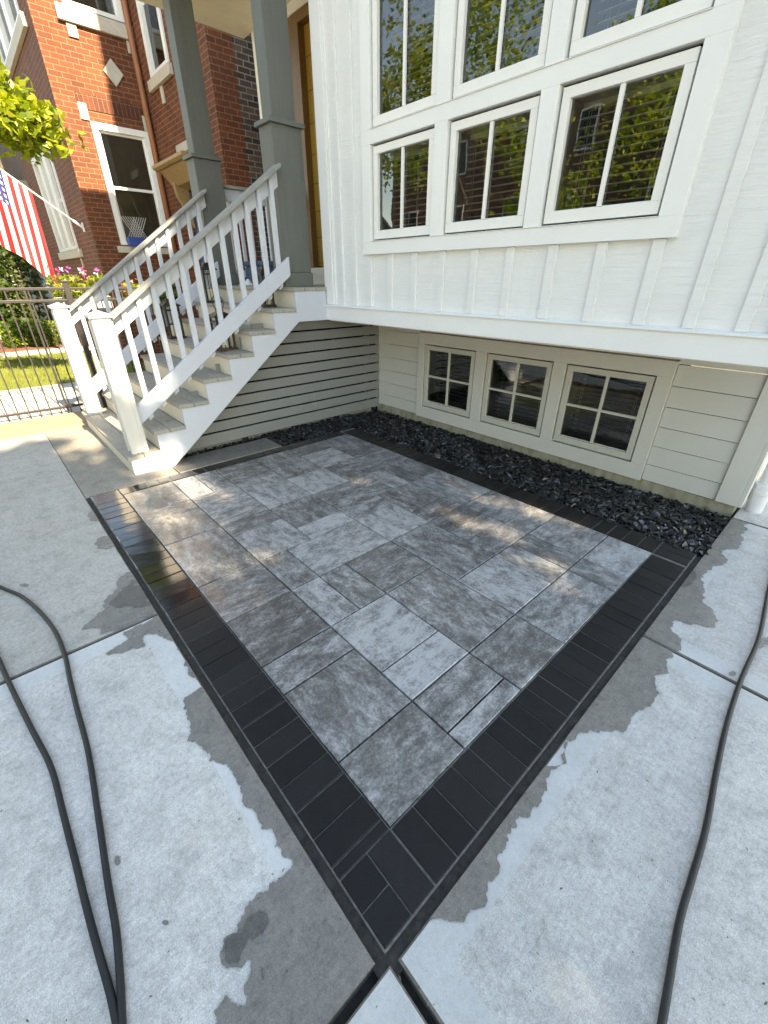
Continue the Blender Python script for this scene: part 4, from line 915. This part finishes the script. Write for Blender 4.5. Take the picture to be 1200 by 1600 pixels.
# ------------------------------------------------------------------ iron fence along the lot line
fe = thing('iron_fence', (-7.04, 1, 0), 'black iron picket fence with double top rail along the lot line', 'fence')
def ply(y): return -7.02-.10*max(0, y-.0)
mb = MB()
for z in (1.475, 1.345, .075): mb.box(-7.055, -7.025, -2.4, 3.6, z, z+.03)
obj('rail', mb, M['iron'], fe, .003)
y = -2.35; k = 0
while y < 3.6:
    if abs(y-1.06) > .06:
        b = MB(); b.box(-7.048, -7.034, y, y+.014, .0, 1.476); obj('picket', b, M['iron'], fe)
    y += .111
for yy in (.62, 1.05, 3.0):
    b = MB(); s_ = .011 if yy < 1 else .03; b.box(-7.04-s_, -7.04+s_, yy-s_, yy+s_, .0, 1.56); b.box(-7.04-s_-.008, -7.04+s_+.008, yy-s_-.008, yy+s_+.008, 1.5605, 1.58); obj('fence_post', b, M['iron'], fe, .003)
b = MB(); b.tube([(-7.03, .62, .12), (-6.93, .63, .125), (-6.88, .70, .13)], .018, 8); obj('latch', b, M['iron'], fe, smooth=True)

# flower boxes on the fence
def flowers(loc, ly, label, seed, cols, n=330, hh=.26):
    random.seed(seed); x, y, z = loc; t = thing('flower_box', loc, label, 'planter', 'flower boxes hung on the iron fence')
    mb = MB(); mb.box(x-.10, x+.10, y, y+ly, z, z+.17); obj('box', mb, M['greypanel'], t, .008)
    mb = MB(); mb2 = MB()
    for i in range(n):
        p = (x+random.gauss(0, .09), y+ly*random.random(), z+.15+hh*random.random()**1.3); leaf(mb, p, .055, [(.16, .22, .02), (.24, .28, .03), (.10, .15, .02), (.34, .34, .04)], 3)
    for i in range(n//6):
        p = (x+random.gauss(0, .10), y+ly*random.random(), z+.24+hh*random.random()); c = random.choice(cols)
        for j in range(5): leaf(mb2, p, .035, [c], 1, 0)
    obj('foliage', mb, M['leaf'], t); obj('blossom', mb2, M['petal'], t)
    return t
flowers((-7.32, .93, 1.22), .62, 'flower box of lime leaves with purple and pink petunias behind the stair post', 31, [(.45, .12, .50), (.60, .06, .25), (.70, .55, .70)])
flowers((-7.32, 1.75, 1.14), .75, 'flower box of pale pink geraniums seen through the far railing', 32, [(.65, .18, .28), (.75, .45, .50)])

# hedge, garden steps, neighbours beyond
random.seed(41)
t = thing('boxwood_hedge', (-15.3, 1.2, 0), 'clipped green boxwood hedge in the mulch bed beyond the lawn', 'hedge')
mb = MB(); mb.tube([(-15.3, 1.2, -.1), (-15.3, 1.2, .4)], .03, 6); obj('stem', mb, M['bark'], t); mb = MB()
for i in range(2600): p = (-15.3+random.uniform(-.55, .55), 1.15+random.uniform(-.62, .62), .06+.50*random.random()+.05*math.sin(i)); leaf(mb, p, .07, DARKG+GREENS[:2], 2, 0)
obj('foliage', mb, M['leaf'], t)
t = thing('garden_shrub', (-14.9, -.5, 0), 'loose yellow-green shrub at the left edge behind the pickets', 'shrub')
mb = MB(); mb.tube([(-14.9, -.5, -.1), (-14.9, -.5, .6)], .03, 6); obj('stem', mb, M['bark'], t); mb = MB()
for i in range(1500):
    d = Vector((random.gauss(0, .35), random.gauss(0, .3), random.gauss(0, .4))); leaf(mb, (-14.9+d.x, -.3+d.y, .65+d.z), .09, GREENS, 2)
obj('foliage', mb, M['leaf'], t)
t = thing('evergreen_shrub', (-21.5, .9, 0), 'tall dark evergreen shrub filling the gap behind the flag', 'shrub')
mb = MB(); mb.tube([(-21.5, .9, -.2), (-21.5, .9, 1.6)], .05, 6); obj('stem', mb, M['bark'], t); mb = MB()
for i in range(4200): leaf(mb, (-21.5+random.gauss(0, .5), 1.0+random.gauss(0, .8), .0+3.0*random.random()**1.2), .16, DARKG, 2)
obj('foliage', mb, M['leaf'], t)
t = thing('brick_building', (-38, 1, -.2), 'plain dark brick building closing the view at the far end of the gardens', 'building')
mb = MB(); mb.box(-46, -38, -6, 8, -.3, 9); obj('wall', mb, M['common'], t)
for yy in (-3.5, -.5, 2.5, 5.5):
    for zz_ in (1.2, 4.6):
        mb = MB(); mb.box(-37.995, -37.96, yy-.5, yy+.5, zz_, zz_+1.7); w = obj('window', mb, M['greypanel'], t); mb = MB(); mb.box(-37.9595, -37.955, yy-.4, yy+.4, zz_+.1, zz_+1.6); obj('pane', mb, M['interior'], w)
mb = MB(); mb.box(-46.2, -37.8, -6.2, 8.2, 9.001, 9.3); obj('roof', mb, M['greypanel'], t)
t = thing('garden_steps', (-17, .2, 0), 'pale concrete garden steps beside the boxwood hedge', 'steps')
for k in range(4):
    mb = MB(); mb.box(-17.0-.75*k, -16.3-.75*k, -.25, .42+.1*k, -.25, .10+.16*k); obj('step', mb, M['drive'], t, .01)
t = thing('porch_house', (-24, 4, 0), 'shaded house with stone porch piers and beige awning behind the flag', 'house')
mb = MB(); mb.box(-34, -18.6, 4.0, 14, -.3, 10); obj('wall', mb, M['common'], t)
mb = MB(); mb.box(-26, -19.2, 2.4, 4.0, -.2, 1.0); obj('porch_deck', mb, M['greypanel'], t, .01)
for x in (-19.6, -23.0):
    mb = MB(); mb.box(x-.28, x+.28, 2.45, 2.95, 1.0005, 2.3); mb.box(x-.34, x+.34, 2.39, 3.01, 2.3005, 2.42); mb.box(x-.18, x+.18, 2.55, 2.85, 2.4205, 3.6); obj('porch_pier', mb, M['pier'], t, .01)
mb = MB(); mb.box(-26.3, -19.2, 2.2, 4.0, 3.6005, 4.2); obj('porch_roof', mb, M['awning'], t, .01)
mb = MB(); mb.box(-21.6, -20.4, 3.96, 3.9995, 1.0, 3.2); obj('door', mb, M['interior'], t)
mb = MB(); mb.box(-24.6, -22.8, 3.96, 3.9995, 1.6, 3.2); obj('window', mb, M['interior'], t)
mb = MB()
for k in range(16): mb.box(-25.9+.45*k, -25.86+.45*k, 2.48, 2.52, 1.0005, 1.8)
mb.box(-26, -19.3, 2.46, 2.54, 1.8005, 1.87); obj('porch_rail', mb, M['stair'], t)
rt(25, -31.0, .2, 1.6, 7.0, 2.6, 4200, 'dark tree closing the far end of the garden row behind the flag', DARKG)
rt(26, -25.0, -.6, 1.4, 5.0, 1.6, 2600, 'shaded street tree far left beyond the garden steps', DARKG)

lit = MB(); rl = random.Random(91)
for i in range(110):
    u, v = rl.uniform(0, 1200), rl.uniform(880, 1600); x, y = g2(u, v)
    if -4 < x < -.27 and .25 < y < 3.95: continue
    r_ = rl.uniform(.001, .0028); a = rl.uniform(0, 6.28); L = r_*rl.uniform(1, 3.5)
    dx, dy = math.cos(a), math.sin(a)
    lit.add([(x-dx*L, y-dy*L, .004), (x-dy*r_, y+dx*r_, .0065), (x+dx*L, y+dy*L, .0045), (x+dy*r_, y-dx*r_, .0065)], [(0, 3, 2, 1)])
struct(obj('grit', lit, M['soil']), 'stuff')
# ------------------------------------------------------------------ hoses
def catm(pts, n=8):
    P = [Vector(p) for p in pts]; out = []
    for i in range(len(P)-1):
        a, b, c, d = P[max(i-1, 0)], P[i], P[i+1], P[min(i+2, len(P)-1)]
        for k in range(n):
            t = k/n; out.append(.5*((2*b)+(-a+c)*t+(2*a-5*b+4*c-d)*t*t+(-a+3*b-3*c+d)*t**3))
    out.append(P[-1]); return out
def hose(pxs, rad, pre=[], post=[]):
    pts = [Vector((*g2(u, v, rad), rad+.004)) for u, v in pxs]
    return catm([Vector(p) for p in pre]+pts+[Vector(p) for p in post])
hr_ = .0098
s1 = [(0, 917), (40, 936), (80, 977), (100, 1020), (109, 1060), (121, 1110), (138, 1175), (153, 1270), (169, 1380), (181, 1450), (188, 1530), (191, 1600)]
s2 = [(0, 1035), (18, 1075), (50, 1140), (80, 1200), (101, 1280), (119, 1350), (136, 1420), (155, 1490), (172, 1550), (183, 1600)]
A = [Vector((*g2(u, v, hr_), hr_+.001)) for u, v in s1]; B = [Vector((*g2(u, v, hr_), hr_+.001)) for u, v in s2]
dA, dB = A[0]-A[1], B[0]-B[1]
loop = [A[0]+dA*2, A[0]+dA*5+Vector((0, -.05, 0)), A[0]+dA*7+Vector((-.05, -.35, 0)), B[0]+dB*6, B[0]+dB*2.5]
path = [A[-1]+(A[-1]-A[-2])*22, A[-1]+(A[-1]-A[-2])*3] + A[::-1] + loop + B + [B[-1]+(B[-1]-B[-2])*2.6, B[-1]+(B[-1]-B[-2])*5+Vector((-.25, 0, 0)), B[-1]+(B[-1]-B[-2])*20+Vector((-.6, 0, 0))]
mb = MB(); mb.tube(catm(path), hr_, 10); tag(obj('garden_hose', mb, M['hose'], smooth=True), 'black rubber hose doubled back in two strands on the left concrete', 'hose')
s3 = [(1200, 928), (1186, 996), (1160, 1057), (1138, 1123), (1121, 1197), (1103, 1294), (1081, 1372), (1062, 1438), (1046, 1530), (1034, 1600)]
C_ = [Vector((*g2(u, v, hr_), hr_+.001)) for u, v in s3]
path = [C_[0]+(C_[0]-C_[1])*4, C_[0]+(C_[0]-C_[1])*1.5] + C_ + [C_[-1]+(C_[-1]-C_[-2])*2.5, C_[-1]+(C_[-1]-C_[-2])*16]
mb = MB(); mb.tube(catm(path), hr_, 10); tag(obj('garden_hose', mb, M['hose'], smooth=True), 'single black rubber hose running along the right concrete', 'hose')

# drain pipe at the right corner
t = thing('drain_pipe', (-.19, 4.13, 0), 'white plastic drain pipe rising at the right corner of the house', 'pipe')
mb = MB(); mb.lathe([(.056, 0), (.058, .15)], -.19, 4.13, 20); obj('boot', mb, M['pvc'], t, smooth=False)
mb = MB(); mb.lathe([(.064, .15), (.067, .155), (.067, .185), (.062, .19), (.062, .20), (.067, .205), (.067, .235), (.056, .24)], -.19, 4.13, 20); obj('coupling', mb, M['pvc'], t)
mb = MB(); mb.lathe([(.046, .24), (.046, 8.0)], -.19, 4.13, 20); obj('riser_pipe', mb, M['pvc'], t)
